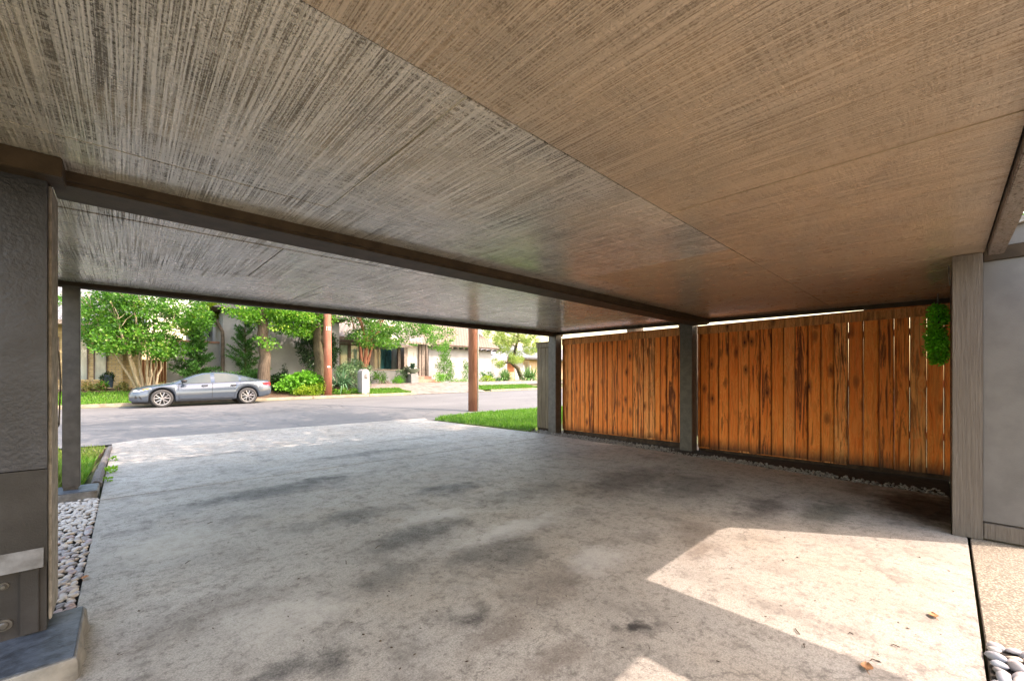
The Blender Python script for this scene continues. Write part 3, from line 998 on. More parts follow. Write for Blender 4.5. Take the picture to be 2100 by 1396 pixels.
# hanging boxwood topiary
tp = thing("hanging_topiary", "bright green clipped leafy topiary column hanging in front of the fence by the pier", "topiary", (6.72, 0.07, 1.35))
cl = []
for k in range(120):
    an = RND.uniform(0, 6.28)
    z = RND.uniform(1.42, 2.06)
    r = RND.uniform(0.03, 0.078)
    if z < 1.47 or z > 2.02:
        r *= 0.6
    cl.append((6.72 + r * math.cos(an), 0.065 + r * math.sin(an), z, 0.045))
M['box'] = leaf_mat("boxwood leaves", (0.12, 0.50, 0.03), (0.36, 0.95, 0.09), 0.35, 0.4)
foliage("foliage", cl, M['box'], tp, NR, per=1900, length=0.03, width=0.021, flat=1.0, out=1.0, up=0.2, tonespread=0.6)
MB().tube([(6.72, 0.065, 1.45), (6.72, 0.065, 2.06), (6.72, 0.065, ceil_z(6.72, 0.1) + 0.002)], [0.02, 0.01, 0.003], 6).build("stem", M['bolt'], tp)

# ------------------------------------------------------------------ behind the camera: unseen canopy and overhang added to throw the shadow bar
wk = thing("shadow_canopy", "flat brown unseen canopy added behind the carport roof to throw the shadow bar", "canopy", (3.0, -3, 0))
MB().box(2.74, 3.34, -6.2, -0.31, 2.13, 2.24).build("shadow_canopy_roof", M['beam'], wk, bevel=0.004)
MB().box(-0.6, 2.738, -0.64, -0.31, 2.12, 2.22).build("shade_overhang", M['beam'], wk, bevel=0.004)  # added roof strip, shaped to cut the sun patch short
for yy in (-6.0, -3.4):
    MB().box(2.95, 3.05, yy, yy + 0.1, -0.002, 2.13).build("post", M['postpaint'], wk)  # added posts under the unseen shadow canopy

# ------------------------------------------------------------------ river stones
SM = []
for k in range(8):
    bm = stone_mesh(NR, 1.0, NR.uniform(0.6, 0.85), NR.uniform(0.38, 0.6))
    me = bpy.data.meshes.new("river_stone")
    bm.to_mesh(me)
    bm.free()
    me.polygons.foreach_set("use_smooth", [True] * len(me.polygons))
    me.materials.append(M['stone'][k % 6])
    SM.append(me)


def stone(x, y, z, r, label, group):
    o = bpy.data.objects.new("river_stone", RND.choice(SM))
    o.location = (x, y, z)
    o.scale = (r, r, r)
    o.rotation_euler = (RND.uniform(-0.3, 0.3), RND.uniform(-0.3, 0.3), RND.uniform(0, 6.28))
    COL.objects.link(o)
    tag(o, label, "stone", group)


n_st = 0
hid_v, hid_q = [], 0
bedv, bedf, bedt = [], [], []
yy = 2.93
rows = []
while yy < 6.05:
    xx = -0.215
    while xx > -0.8:
        rows.append((xx + RND.uniform(-0.012, 0.012), yy + RND.uniform(-0.012, 0.012)))
        xx -= RND.uniform(0.036, 0.05)
    yy += 0.036
rest = MB()
for (x, y) in rows:
    if 2.9 < y < 6.02 and not (y < 2.93 and x < -0.13):
        # seen between the wall end and the slab edge
        seen = (x / y) > -0.098 and y > 2.95
        z = -0.012 + RND.uniform(-0.006, 0.012)
        r = RND.uniform(0.017, 0.029)
        if seen and n_st < 235:
            stone(x, y, z, r, "smooth pale river stone in the narrow bed between the wall end and the driveway slab", "river stones in the bed by the end wall")
            n_st += 1
        else:
            me = RND.choice(SM)
            a = RND.uniform(0, 6.28)
            ca, sa = math.cos(a), math.sin(a)
            vv = [(x + r * (v.co.x * ca - v.co.y * sa), y + r * (v.co.x * sa + v.co.y * ca), z + r * v.co.z) for v in me.vertices]
            rest.add(vv, [tuple(p.vertices) for p in me.polygons])
struct(rest.build("river_stone_bed", M['stone'][1], smooth_=True), "stuff")
struct(MB().prism([(2.25, -0.5), (2.858, -0.5), (2.858, -0.123), (2.25, -0.123)], -0.003, 0.004).build("stone_pocket", M['soil']), "structure")
yy = -0.15
while yy > -0.43:
    xx = 2.83
    while xx > 2.36:
        stone(xx + RND.uniform(-0.01, 0.01), yy + RND.uniform(-0.01, 0.01), 0.012 + RND.uniform(-0.004, 0.012), RND.uniform(0.026, 0.037), "grey river stone in the pocket at the bottom right corner beside the walkway", "river stones at the walkway corner")
        xx -= RND.uniform(0.05, 0.062)
    yy -= 0.047

# gravel chips along the fence and litter on the slab
chips = MB()
lo = bmesh.new()
bmesh.ops.create_icosphere(lo, subdivisions=1, radius=1.0)
LV = [v.co.copy() for v in lo.verts]
LF = [tuple(v.index for v in f.verts) for f in lo.faces]


def edge_x(y):
    for (xa, ya), (xb, yb) in zip(EDGE[:-1], EDGE[1:]):
        if yb <= y <= ya:
            return xb + (xa - xb) * (y - yb) / (ya - yb)
    return EDGE[0][0] if y > EDGE[0][1] else EDGE[-1][0]


k = 0
while k < 3400:
    y = RND.uniform(0.0, 6.9)
    dens = 1.0 if y > 3.4 else (0.25 if y > 2.75 else (0.95 if y > 1.0 else 0.45))
    if RND.random() > dens:
        continue
    w = 0.50 if y > 3.3 else (0.24 if y > 2.6 else 0.36)
    x = edge_x(y) + w * RND.random() ** 1.3 - 0.02
    r = RND.uniform(0.009, 0.02)
    z = -0.028 + RND.uniform(0, 0.03)
    a = RND.uniform(0, 6.28)
    ca, sa = math.cos(a), math.sin(a)
    sx, sy, sz = RND.uniform(0.8, 1.3) * r, RND.uniform(0.6, 1.0) * r, RND.uniform(0.5, 0.9) * r
    chips.add([(x + v.x * sx * ca - v.y * sy * sa, y + v.x * sx * sa + v.y * sy * ca, z + v.z * sz) for v in LV], LF)
    k += 1
struct(chips.build("gravel", M['pebble']), "stuff")

lit = MB()
for k in range(260):
    px, py = RND.uniform(230, 1980), 900 + 480 * RND.random() ** 1.7
    g = G(px, py)
    if not in_poly(g.x, g.y, slab_poly):
        continue
    a = RND.uniform(0, 6.28)
    L = RND.uniform(0.003, 0.011)
    if RND.random() < 0.12:
        L *= 2.6
        wd = 0.0018
    else:
        wd = L * RND.uniform(0.3, 0.7)
    d = Vector((math.cos(a), math.sin(a), 0))
    s = Vector((-d.y, d.x, 0))
    p = Vector((g.x, g.y, 0.003))
    lit.add([p - d * L, p + s * wd, p + d * L, p - s * wd, p + Vector((0, 0, wd * 0.6))], [(0, 3, 4), (3, 2, 4), (2, 1, 4), (1, 0, 4), (0, 1, 2, 3)])
struct(lit.build("leaf_litter", M['debris']), "stuff")


def dry_leaf(px, py, ang, L, label):
    g = G(px, py)
    m = MB()
    vs_, fs = [], []
    n = 9
    for i in range(n):
        t = i / (n - 1)
        w = 0.34 * L * math.sin(math.pi * min(1, t * 0.96 + 0.02)) ** 0.8
        zc = 0.006 + 0.25 * L * (t - 0.5) ** 2
        for s in (-1, 0, 1):
            u, v = (t - 0.5) * L, s * w
            vs_.append((g.x + u * math.cos(ang) - v * math.sin(ang), g.y + u * math.sin(ang) + v * math.cos(ang), zc + abs(s) * 0.12 * L))
    for i in range(n - 1):
        for s in range(2):
            fs.append((i * 3 + s, i * 3 + s + 1, (i + 1) * 3 + s + 1, (i + 1) * 3 + s))
    m.add(vs_, fs)
    m.tube([(g.x - L * 0.5 * math.cos(ang), g.y - L * 0.5 * math.sin(ang), 0.06 * L + 0.006), (g.x - L * 0.72 * math.cos(ang + 0.2), g.y - L * 0.72 * math.sin(ang + 0.2), 0.004)], 0.0012, 5)
    tag(m.build("dry_leaf", M['dryleaf'], smooth_=True), label, "leaf")


dry_leaf(1914, 1276, 0.3, 0.055, "small brown dry leaf lying in the sunlit patch of the slab")
dry_leaf(1778, 1373, 0.1, 0.06, "brown curled dry leaf in the shadow bar at the bottom of the slab")
dry_leaf(174, 1188, 1.2, 0.05, "yellowish dry leaf on the slab edge beside the river stones")


def twig(px, py, ang, L):
    g = G(px, py)
    m = MB()
    d = Vector((math.cos(ang), math.sin(ang), 0))
    p = Vector((g.x, g.y, 0.004))
    m.tube([p, p + d * L * 0.5 + Vector((0.004, 0.006, 0.003)), p + d * L], [0.0022, 0.0025, 0.001], 5)
    return m


tw = MB()
for (px, py, a, L) in [(380, 1160, 0.9, 0.05), (770, 1128, 0.4, 0.05), (710, 1162, 1.3, 0.05), (1380, 975, 0.2, 0.12), (1640, 1305, 0.6, 0.05), (1845, 1340, 1.9, 0.03), (1800, 1370, 2.3, 0.03), (1750, 1308, 2.2, 0.02), (1460, 1000, 0.7, 0.06), (1120, 985, 0.9, 0.08), (425, 1075, 0.5, 0.05), (1650, 1338, 0.1, 0.03)]:
    t_ = twig(px, py, a, L)
    tw.add(t_.v, t_.f)
struct(tw.build("twig_litter", M['debris']), "stuff")

# edging timbers and weeds at the left bed
for (x0, y0, x1, y1, r, lab) in [(-0.245, 6.52, -0.235, 7.55, 0.05, "near weathered grey edging timber beside the driveway, split end towards the carport"), (-0.235, 7.62, -0.225, 9.0, 0.04, "middle weathered edging timber along the driveway grass strip"), (-0.225, 9.04, -0.20, 10.2, 0.035, "far weathered edging timber at the street end of the grass strip")]:
    m = MB()
    pts = [(x0 + (x1 - x0) * t + RND.uniform(-0.008, 0.008), y0 + (y1 - y0) * t, r * 0.7) for t in (0, 0.25, 0.5, 0.75, 1)]
    m.tube(pts, [r * q for q in (0.96, 1, 0.93, 1, 0.9)], 9)
    tag(m.build("edging_timber", M['log'], smooth_=False), lab, "timber")
M['weed'] = leaf_mat("weed leaves", (0.10, 0.24, 0.015), (0.32, 0.48, 0.04), 0.3, 0.5)
for (x, y, r, lab) in [(-0.15, 7.5, 0.07, "small bright green weed growing in the slab edge crack by the timbers"), (-0.16, 6.85, 0.04, "tiny green weed at the slab edge nearer the carport"), (-0.15, 8.6, 0.05, "small yellowish weed at the slab edge nearer the street")]:
    t = thing("weed", lab, "weed", (x, y, 0))
    foliage("foliage", [(x, y, 0.03, r)], M['weed'], t, NR, per=1500, length=0.045, width=0.03, flat=0.5, out=0.9, up=0.5)
# a long dry grass tuft left of the slim post
t = thing("grass_tuft", "pale yellow dry grass tuft beside the painted curb left of the slim post", "grass tuft", (-0.62, 6.7, 0))
P = NR.normal(size=(420, 3)) * np.array([0.10, 0.10, 0]) + np.array([-0.62, 6.7, 0.0])
grass_blades("blades", P, 0.34, M['grassdry'], t, width=0.005)

# ------------------------------------------------------------------ the parked car
CX, CY = 0.08, 20.32            # front bumper X, near side Y
CZ = lambda x: gz(x, CY + 0.6)
CAR_PITCH = 0.014
car = thing("parked_car", "grey blue four door sedan parked facing left along the far kerb", "car", (CX + 2.3, CY + 0.9, street_z(CX + 2.3)))
car["category"] = "car"
M['carpaint'] = NT("blue grey car paint").done((0.06, 0.08, 0.112), 0.24, metal=0.3, spec=0.6, **{"Coat Weight": 0.8, "Coat Roughness": 0.06})
M['carglass'] = NT("car window glass").done((0.05, 0.065, 0.065), 0.05, spec=0.5)
M['carblack'] = plain("black car plastic", (0.018, 0.018, 0.02), 0.5, 0.2)
M['tyre'] = plain("tyre rubber", (0.05, 0.05, 0.052), 0.75, 0.2)
M['rim'] = NT("silver alloy").done((0.33, 0.33, 0.35), 0.3, metal=0.6)
M['redlamp'] = NT("red tail lamp").done((0.55, 0.03, 0.045), 0.15, spec=0.8)
M['clearlamp'] = NT("headlamp lens").done((0.62, 0.64, 0.64), 0.1, spec=0.9)
M['amber'] = NT("amber lamp").done((0.75, 0.30, 0.06), 0.2)
TOP = [(0.0, 0.52), (0.04, 0.66), (0.14, 0.745), (0.5, 0.83), (0.95, 0.895), (1.25, 0.945), (1.6, 1.10), (1.95, 1.245), (2.2, 1.315), (2.55, 1.345), (2.9, 1.34), (3.25, 1.29), (3.6, 1.20), (3.95, 1.085), (4.2, 1.03), (4.45, 1.01), (4.55, 0.985), (4.585, 0.86), (4.6, 0.6)]
BELT = [(0.0, 0.50), (0.1, 0.66), (0.5, 0.765), (1.2, 0.86), (2.5, 0.90), (3.6, 0.94), (4.3, 0.96), (4.55, 0.93), (4.6, 0.58)]
BOT = [(0.0, 0.28), (0.1, 0.22), (0.6, 0.20), (1.5, 0.21), (3.2, 0.22), (4.2, 0.27), (4.5, 0.34), (4.6, 0.42)]
HW = [(0.0, 0.62), (0.06, 0.74), (0.25, 0.84), (0.7, 0.885), (1.5, 0.90), (3.6, 0.90), (4.2, 0.87), (4.5, 0.80), (4.6, 0.70)]
RW = [(0.0, 0.5), (0.3, 0.66), (1.2, 0.72), (1.6, 0.66), (2.1, 0.585), (3.2, 0.57), (3.8, 0.62), (4.2, 0.68), (4.6, 0.6)]
CYC = CY + 0.9
WHEELS = (0.92, 3.69)
WR = 0.335


def lerp_tab(tab, u):
    if u <= tab[0][0]:
        return tab[0][1]
    for (a, va), (b, vb) in zip(tab[:-1], tab[1:]):
        if u <= b:
            t = (u - a) / (b - a)
            return va + (vb - va) * t
    return tab[-1][1]


def smooth_tab(tab, u, w=0.06):
    return (lerp_tab(tab, u - w) + 2 * lerp_tab(tab, u) + lerp_tab(tab, u + w)) / 4


def car_pt(u, y, z):
    return (CX + u, CYC + y, street_z(CX) + 0.014 * u + z)


def arch(u):
    for wc in WHEELS:
        d = abs(u - wc)
        if d < 0.395:
            return math.sqrt(max(0.395 ** 2 - d * d, 0)) + WR - 0.01
    return 0


us = sorted(set([round(0.02 * i, 3) for i in range(0, 231)]))
ring = []
for u in us:
    zt, zbelt, zb, hw, rw = smooth_tab(TOP, u), min(smooth_tab(BELT, u), smooth_tab(TOP, u) - 0.02), lerp_tab(BOT, u), smooth_tab(HW, u), smooth_tab(RW, u)
    ar = arch(u)
    lo_ = max(zb, ar)
    zm = lo_ + (zbelt - lo_) * 0.62
    half = [(0.0, zb), (hw - 0.20, zb if not ar else zb), (hw - 0.19, max(lo_ - 0.0, zb)), (hw - 0.035, lo_), (hw - 0.005, lo_ + min(0.07, (zbelt - lo_) * 0.3)), (hw, zm - 0.03), (hw - 0.012, zm), (hw - 0.03, zbelt - 0.01), (hw - 0.06, zbelt)]
    rw2 = min(rw, hw - 0.07)
    crown = 0.03
    half += [(hw - 0.06 + (rw2 - hw + 0.06) * 0.5, zbelt + (zt - crown - zbelt) * 0.52), (rw2, max(zt - crown, zbelt + 0.004)), (rw2 * 0.85, max(zt - crown * 0.45, zbelt + 0.006)), (rw2 * 0.5, max(zt - 0.006, zbelt + 0.008)), (0, max(zt, zbelt + 0.01))]
    ring.append([car_pt(u, -y, z) for y, z in half] + [car_pt(u, y, z) for y, z in half[-2:0:-1]])
nr = len(ring[0])
bv = [p for r in ring for p in r]
bf = [(i * nr + k, (i + 1) * nr + k, (i + 1) * nr + (k + 1) % nr, i * nr + (k + 1) % nr) for i in range(len(ring) - 1) for k in range(nr)]
bf += [tuple(range(nr)), tuple((len(ring) - 1) * nr + k for k in range(nr - 1, -1, -1))]
body = MB().add(bv, bf).build("body", M['carpaint'], car, smooth_=True)


def side_y(u, z, off):
    """outer side of the greenhouse at (u, z), near side negative"""
    zt, zbelt, hw, rw = smooth_tab(TOP, u), smooth_tab(BELT, u), smooth_tab(HW, u), smooth_tab(RW, u)
    rw2 = min(rw, hw - 0.07)
    a, b = hw - 0.06, rw2
    t = max(0, min(1, (z - zbelt) / max(zt - 0.03 - zbelt, 0.01)))
    return a + (b - a) * t + off


def side_panel(name, u0, u1, lowf, highf, mat, off=0.006, parent=car, sgn=(-1, 1)):
    for s in sgn:
        vs_, fs = [], []
        n, mrow = 26, 5
        for i in range(n + 1):
            u = u0 + (u1 - u0) * i / n
            l, h_ = lowf(u), max(highf(u), lowf(u) + 0.002)
            for j in range(mrow + 1):
                z = l + (h_ - l) * j / mrow
                vs_.append(car_pt(u, s * side_y(u, z, off), z))
        for i in range(n):
            for j in range(mrow):
                q = (i * (mrow + 1) + j, (i + 1) * (mrow + 1) + j, (i + 1) * (mrow + 1) + j + 1, i * (mrow + 1) + j + 1)
                fs.append(q if s < 0 else q[::-1])
        MB().add(vs_, fs).build(name, mat, parent, smooth_=True)


beltf = lambda u: smooth_tab(BELT, u) + 0.018
topf = lambda u: smooth_tab(TOP, u) - 0.055
side_panel("side_window", 1.42, 2.42, beltf, lambda u: min(topf(u) - 0.01, beltf(u) + (u - 1.40) * 0.62), M['carglass'])
side_panel("side_window", 2.55, 3.38, beltf, lambda u: min(topf(u), beltf(u) + (3.62 - u) * 1.2), M['carglass'])
side_panel("quarter_window", 3.46, 3.96, lambda u: beltf(u) + 0.02, lambda u: min(topf(u) - 0.015, beltf(u) + (u - 3.42) * 2.5), M['carglass'])
side_panel("window_trim", 1.36, 4.02, lambda u: beltf(u) - 0.018, lambda u: beltf(u) - 0.002, M['carblack'], 0.007)


def cap_panel(name, u0, u1, k, mat, off=0.007):
    vs_, fs = [], []
    n = 14
    for i in range(n + 1):
        u = u0 + (u1 - u0) * i / n
        rw2 = min(smooth_tab(RW, u), smooth_tab(HW, u) - 0.07) * k
        for q in (-1, -0.5, 0, 0.5, 1):
            vs_.append(car_pt(u, q * rw2, smooth_tab(TOP, u) - (0.03 if abs(q) == 1 else (0.008 if q else 0)) + off))
    for i in range(n):
        for q in range(4):
            fs.append((i * 5 + q, (i + 1) * 5 + q, (i + 1) * 5 + q + 1, i * 5 + q + 1))
    MB().add(vs_, fs).build(name, mat, car, smooth_=True)


cap_panel("windscreen", 1.27, 2.12, 0.97, M['carglass'])
cap_panel("rear_window", 3.28, 4.05, 0.95, M['carglass'])


def body_line(name, pts, r=0.006, mat=None):
    """dark shut line on both sides: (u, z) pairs below the belt"""
    for s in (-1, 1):
        q = []
        for (u, z) in pts:
            hw = smooth_tab(HW, u)
            lo_ = max(lerp_tab(BOT, u), arch(u))
            zb_ = smooth_tab(BELT, u)
            zm = lo_ + (zb_ - lo_) * 0.62
            yv = hw - 0.002 if z < zm - 0.03 else (hw - 0.012 - 0.02 * (z - zm) / max(zb_ - zm, 0.05))
            q.append(car_pt(u, s * (yv + 0.001), z))
        MB().tube(q, r, 5).build(name, mat or M['carblack'], body)


body_line("shut_line", [(1.42, 0.90), (1.40, 0.70), (1.42, 0.36), (1.47, 0.28)])
body_line("shut_line", [(2.48, 0.91), (2.47, 0.60), (2.47, 0.29)])
body_line("shut_line", [(3.42, 0.94), (3.42, 0.80), (3.30, 0.62), (3.22, 0.42), (3.20, 0.29)])
body_line("sill_line", [(1.40, 0.285), (2.4, 0.285), (3.2, 0.29)], 0.009)
for u in (2.22, 3.18):
    for s in (-1, 1):
        MB().tube([car_pt(u - 0.1, s * 0.895, 0.80), car_pt(u - 0.06, s * 0.915, 0.805), car_pt(u + 0.06, s * 0.915, 0.81), car_pt(u + 0.1, s * 0.895, 0.81)], 0.016, 6).build("door_handle", M['carblack'], car, smooth_=True)
for s in (-1, 1):
    m = MB()
    bmm = bmesh.new()
    bmesh.ops.create_uvsphere(bmm, u_segments=14, v_segments=9, radius=1)
    m.add([car_pt(1.56 + v.co.x * 0.10, s * (1.0 + v.co.y * 0.085), 0.985 + v.co.z * 0.068) for v in bmm.verts], [tuple(v.index for v in f.verts) for f in bmm.faces])
    m.tube([car_pt(1.52, s * 0.84, 0.92), car_pt(1.55, s * 0.95, 0.95)], 0.02, 6)
    m.build("mirror", M['carblack'], car, smooth_=True)
for s in (-1, 1):
    side = lambda u, off=0.012: s * (smooth_tab(HW, u) + off - 0.02)
    pv = [(0.10, 0.60), (0.30, 0.615), (0.62, 0.70), (0.60, 0.745), (0.30, 0.70), (0.12, 0.665)]
    hl = MB().add([car_pt(u, side(u), z) for u, z in pv] + [car_pt(u, side(u) - s * 0.05, z) for u, z in pv], [tuple(range(6)) if s < 0 else tuple(range(5, -1, -1))] + [(i, (i + 1) % 6, 6 + (i + 1) % 6, 6 + i) for i in range(6)]).build("headlight", M['clearlamp'], car)
    pv = [(0.36, 0.655), (0.58, 0.71), (0.57, 0.735), (0.36, 0.69)]
    MB().add([car_pt(u, side(u, 0.016), z) for u, z in pv] + [car_pt(u, side(u, 0.010), z) for u, z in pv], [tuple(range(4)) if s < 0 else tuple(range(3, -1, -1))] + [(i, (i + 1) % 4, 4 + (i + 1) % 4, 4 + i) for i in range(4)]).build("indicator", M['amber'], hl)
    pv = [(4.20, 0.875), (4.30, 0.80), (4.50, 0.74), (4.565, 0.76), (4.555, 0.88), (4.40, 0.90)]
    MB().add([car_pt(u, s * (smooth_tab(HW, u) - 0.0), z) for u, z in pv] + [car_pt(u, s * (smooth_tab(HW, u) - 0.07), z) for u, z in pv], [tuple(range(6)) if s < 0 else tuple(range(5, -1, -1))] + [(i, (i + 1) % 6, 6 + (i + 1) % 6, 6 + i) for i in range(6)]).build("tail_light", M['redlamp'], car)
    pv = [(0.16, 0.34), (0.36, 0.31), (0.30, 0.43), (0.16, 0.46)]
    MB().add([car_pt(u, side(u, 0.024), z) for u, z in pv] + [car_pt(u, side(u, -0.03), z) for u, z in pv], [tuple(range(4)) if s < 0 else tuple(range(3, -1, -1))] + [(i, (i + 1) % 4, 4 + (i + 1) % 4, 4 + i) for i in range(4)]).build("side_vent", M['carblack'], car)
    pv = [(4.27, 0.50), (4.55, 0.47), (4.57, 0.36), (4.30, 0.34)]
MB().box(*[CX - 0.004, CX + 0.05, CYC - 0.55, CYC + 0.55, street_z(CX) + 0.36, street_z(CX) + 0.56]).build("grille", M['carblack'], car, bevel=0.02)
MB().box(CX + 0.08, CX + 0.6, CYC - 0.7, CYC + 0.7, street_z(CX) + 0.155, street_z(CX) + 0.235).build("front_lip", M['carblack'], car, bevel=0.02)
for wc in WHEELS:
    for s in (-1, 1):
        MB().tube([car_pt(wc, s * 0.69, WR), car_pt(wc, s * 0.55, WR)], 0.385, 24).build("wheel_well", M['carblack'], car)
for wc in WHEELS:
    for s in (-1, 1):
        m = MB()
        prof = [(0.245, -0.10), (0.30, -0.11), (0.325, -0.09), (WR, -0.06), (WR, 0.06), (0.325, 0.09), (0.30, 0.11), (0.245, 0.10)]
        n = 36
        vs_, fs = [], []
        for (r, yv) in prof:
            for k in range(n):
                an = 2 * math.pi * k / n
                vs_.append(car_pt(wc + r * math.cos(an), s * 0.79 + yv, WR + r * math.sin(an)))
        for i in range(len(prof)):
            for k in range(n):
                fs.append((i * n + k, i * n + (k + 1) % n, ((i + 1) % len(prof)) * n + (k + 1) % n, ((i + 1) % len(prof)) * n + k))
        wh = bpy.data.objects.new("wheel", None)
        COL.objects.link(wh)
        wh.parent = car
        wh.matrix_parent_inverse = world_of(car).inverted()
        wh.location = car_pt(wc, s * 0.79, WR)
        m.add(vs_, fs).build("tyre", M['tyre'], wh, smooth_=True)
        r_ = MB()
        for rr, y0_, y1_ in ((0.247, 0.06, 0.102),):
            vs_, fs = [], []
            for (r, yv) in ((0.247, 0.02), (0.247, 0.104), (0.226, 0.10), (0.222, 0.02)):
                for k in range(n):
                    an = 2 * math.pi * k / n
                    vs_.append(car_pt(wc + r * math.cos(an), s * (0.79 + yv), WR + r * math.sin(an)))
            for i in range(3):
                for k in range(n):
                    fs.append((i * n + k, i * n + (k + 1) % n, (i + 1) * n + (k + 1) % n, (i + 1) * n + k))
            r_.add(vs_, fs)
        for k in range(5):
            a0 = 2 * math.pi * k / 5 + 0.3
            for da in (-0.30, 0.30):
                p0 = car_pt(wc + 0.05 * math.cos(a0), s * 0.885, WR + 0.05 * math.sin(a0))
                p1_ = car_pt(wc + 0.232 * math.cos(a0 + da), s * 0.885, WR + 0.232 * math.sin(a0 + da))
                r_.tube([p0, p1_], [0.022, 0.017], 5)
        r_.tube([car_pt(wc, s * 0.86, WR), car_pt(wc, s * 0.898, WR)], [0.06, 0.05], 12)
        r_.build("rim", M['rim'], wh)
        MB().tube([car_pt(wc, s * 0.80, WR), car_pt(wc, s * 0.835, WR)], 0.225, 24).build("brake_disc", M['carblack'], wh)

# ------------------------------------------------------------------ houses across the street
M['stucco'] = plain("white stucco", (0.32, 0.318, 0.33), 0.85, 0.10, 1.2, 0.5, 30)
M['stuccogrey'] = plain("grey white stucco", (0.33, 0.327, 0.335), 0.85, 0.12, 1.2, 0.5, 30)
M['housetrim'] = plain("brown house trim", (0.10, 0.075, 0.062), 0.6, 0.25, 8)
M['taupe'] = plain("taupe trim", (0.23, 0.19, 0.165), 0.6, 0.2, 8)
M['tiles'] = roof_tiles("brown roof tiles", (0.20, 0.155, 0.13), (0.30, 0.25, 0.22))
M['pinktiles'] = roof_tiles("pinkish roof tiles", (0.22, 0.155, 0.115), (0.27, 0.195, 0.15), 0.22)
M['greyshingle'] = roof_tiles("grey shingles", (0.22, 0.22, 0.23), (0.28, 0.28, 0.29), 0.2)
M['yellowbrick'] = brick("yellow brick", (0.60, 0.46, 0.24), (0.46, 0.33, 0.15), (0.30, 0.27, 0.23))
M['redbrick'] = brick("red brick", (0.42, 0.16, 0.10), (0.50, 0.22, 0.15), (0.42, 0.36, 0.32), 0.8)
M['tanbrick'] = brick("tan brick", (0.55, 0.34, 0.18), (0.46, 0.27, 0.14), (0.5, 0.45, 0.4), 1.2)
M['curtain'] = glass("curtained window", (0.36, 0.42, 0.40), 0.12, (0.8, 1.25))
M['greenglass'] = glass("green window glass", (0.20, 0.30, 0.25), 0.08, (0.6, 1.5))
M['tealglass'] = glass("teal door glass", (0.03, 0.13, 0.16), 0.06, (0.3, 2.2))
M['darkglass'] = glass("dark window glass", (0.06, 0.08, 0.09), 0.06)
M['whitedoor'] = plain("white door paint", (0.66, 0.66, 0.64), 0.5, 0.06, 3)
M['gatewood'] = bark("brown gate boards", (0.12, 0.045, 0.02), (0.26, 0.10, 0.045), 14, 0.6, 0.4)
M['dark'] = plain("dark opening", (0.03, 0.028, 0.026), 0.8)


def fbox(m, px0, py0, px1, py1, Y, front=0.05, back=0.05, ztop=None, zbot=None):
    """a box on the plane y=Y whose front face covers the photo rectangle"""
    a, b = W(px0, 700, Y - front), W(px1, 700, Y - front)
    c = (px0 + px1) / 2
    z1 = W(c, py0, Y - front).z if ztop is None else ztop
    z0 = W(c, py1, Y - front).z if zbot is None else zbot
    return m.box(a.x, b.x, Y - front, Y + back, z0, z1)


YB = 27.0
bh = thing("brick_house", "yellow brick house with a grey shingle roof behind the crape myrtle at the left", "house", (-1, 30, gz(-1, 27)))
xl, xr = -12.0, W(336, 700, YB).x
bwall = MB().box(xl, W(291, 700, YB).x, YB, YB + 8, 0.6, 3.78).build("wall", M['yellowbrick'], bh)
MB().box(W(238, 700, YB).x, W(252, 700, YB).x, YB - 0.22, YB - 0.003, 0.6, 3.0).build("brick_pier", M['yellowbrick'], bh)
MB().hexa([(xl - 0.5, YB - 0.7, 3.72), (W(300, 700, YB).x, YB - 0.7, 3.72), (W(300, 700, YB).x, YB + 8, 6.6), (xl - 0.5, YB + 8, 6.6)],
          [(xl - 0.5, YB - 0.7, 3.82), (W(300, 700, YB).x, YB - 0.7, 3.82), (W(300, 700, YB).x, YB + 8, 6.72), (xl - 0.5, YB + 8, 6.72)]).build("roof", M['greyshingle'], bh)
MB().box(xl - 0.5, W(300, 700, YB).x, YB - 0.78, YB - 0.705, 3.66, 3.86).build("gutter", M['taupe'], bh, bevel=0.01)
for (a, b) in ((160, 178), (195, 217), (104, 118)):
    m = MB()
    fbox(m, a, 690, b, 778, YB, 0.03, -0.002)
    w_ = m.build("window", M['curtain'], bh)
    z0, z1 = W((a + b) / 2, 778, YB).z, W((a + b) / 2, 690, YB).z
    x0, x1 = W(a, 700, YB).x, W(b, 700, YB).x
    MB().box(x0 - 0.05, x0, YB - 0.05, YB + 0.0, z0, z1).box(x1, x1 + 0.05, YB - 0.05, YB, z0, z1).build("frame", M['housetrim'], w_)
    MB().box(x0 - 0.1, x1 + 0.1, YB - 0.09, YB, z0 - 0.08, z0 - 0.002).build("sill", M['yellowbrick'], w_)
gt = MB()
x0, x1 = W(291, 700, YB).x, W(341, 700, YB).x
zz1 = W(316, 738, YB).z
m = MB()
n = 8
for k in range(n):
    m.box(x0 + (x1 - x0) * k / n + 0.004, x0 + (x1 - x0) * (k + 1) / n - 0.004, YB - 0.04, YB + 0.02, 0.6, zz1)
tag(m.build("wooden_gate", M['gatewood']), "brown wooden board gate between the yellow brick house and the pale garden wall", "gate")

gw = thing("garden_wall", "pale grey stucco garden wall with brick coping behind the left conifer", "wall", (2, 27, 0.8))
xa, xb = W(342, 700, YB).x, W(457, 700, YB).x
zt = W(400, 702, YB).z
MB().box(xa, xb, YB, YB + 0.25, 0.5, zt).build("wall", M['stuccogrey'], gw)
MB().box(xa, xb, YB - 0.05, YB + 0.3, zt + 0.002, zt + 0.10).build("coping", M['redbrick'], gw, bevel=0.01)

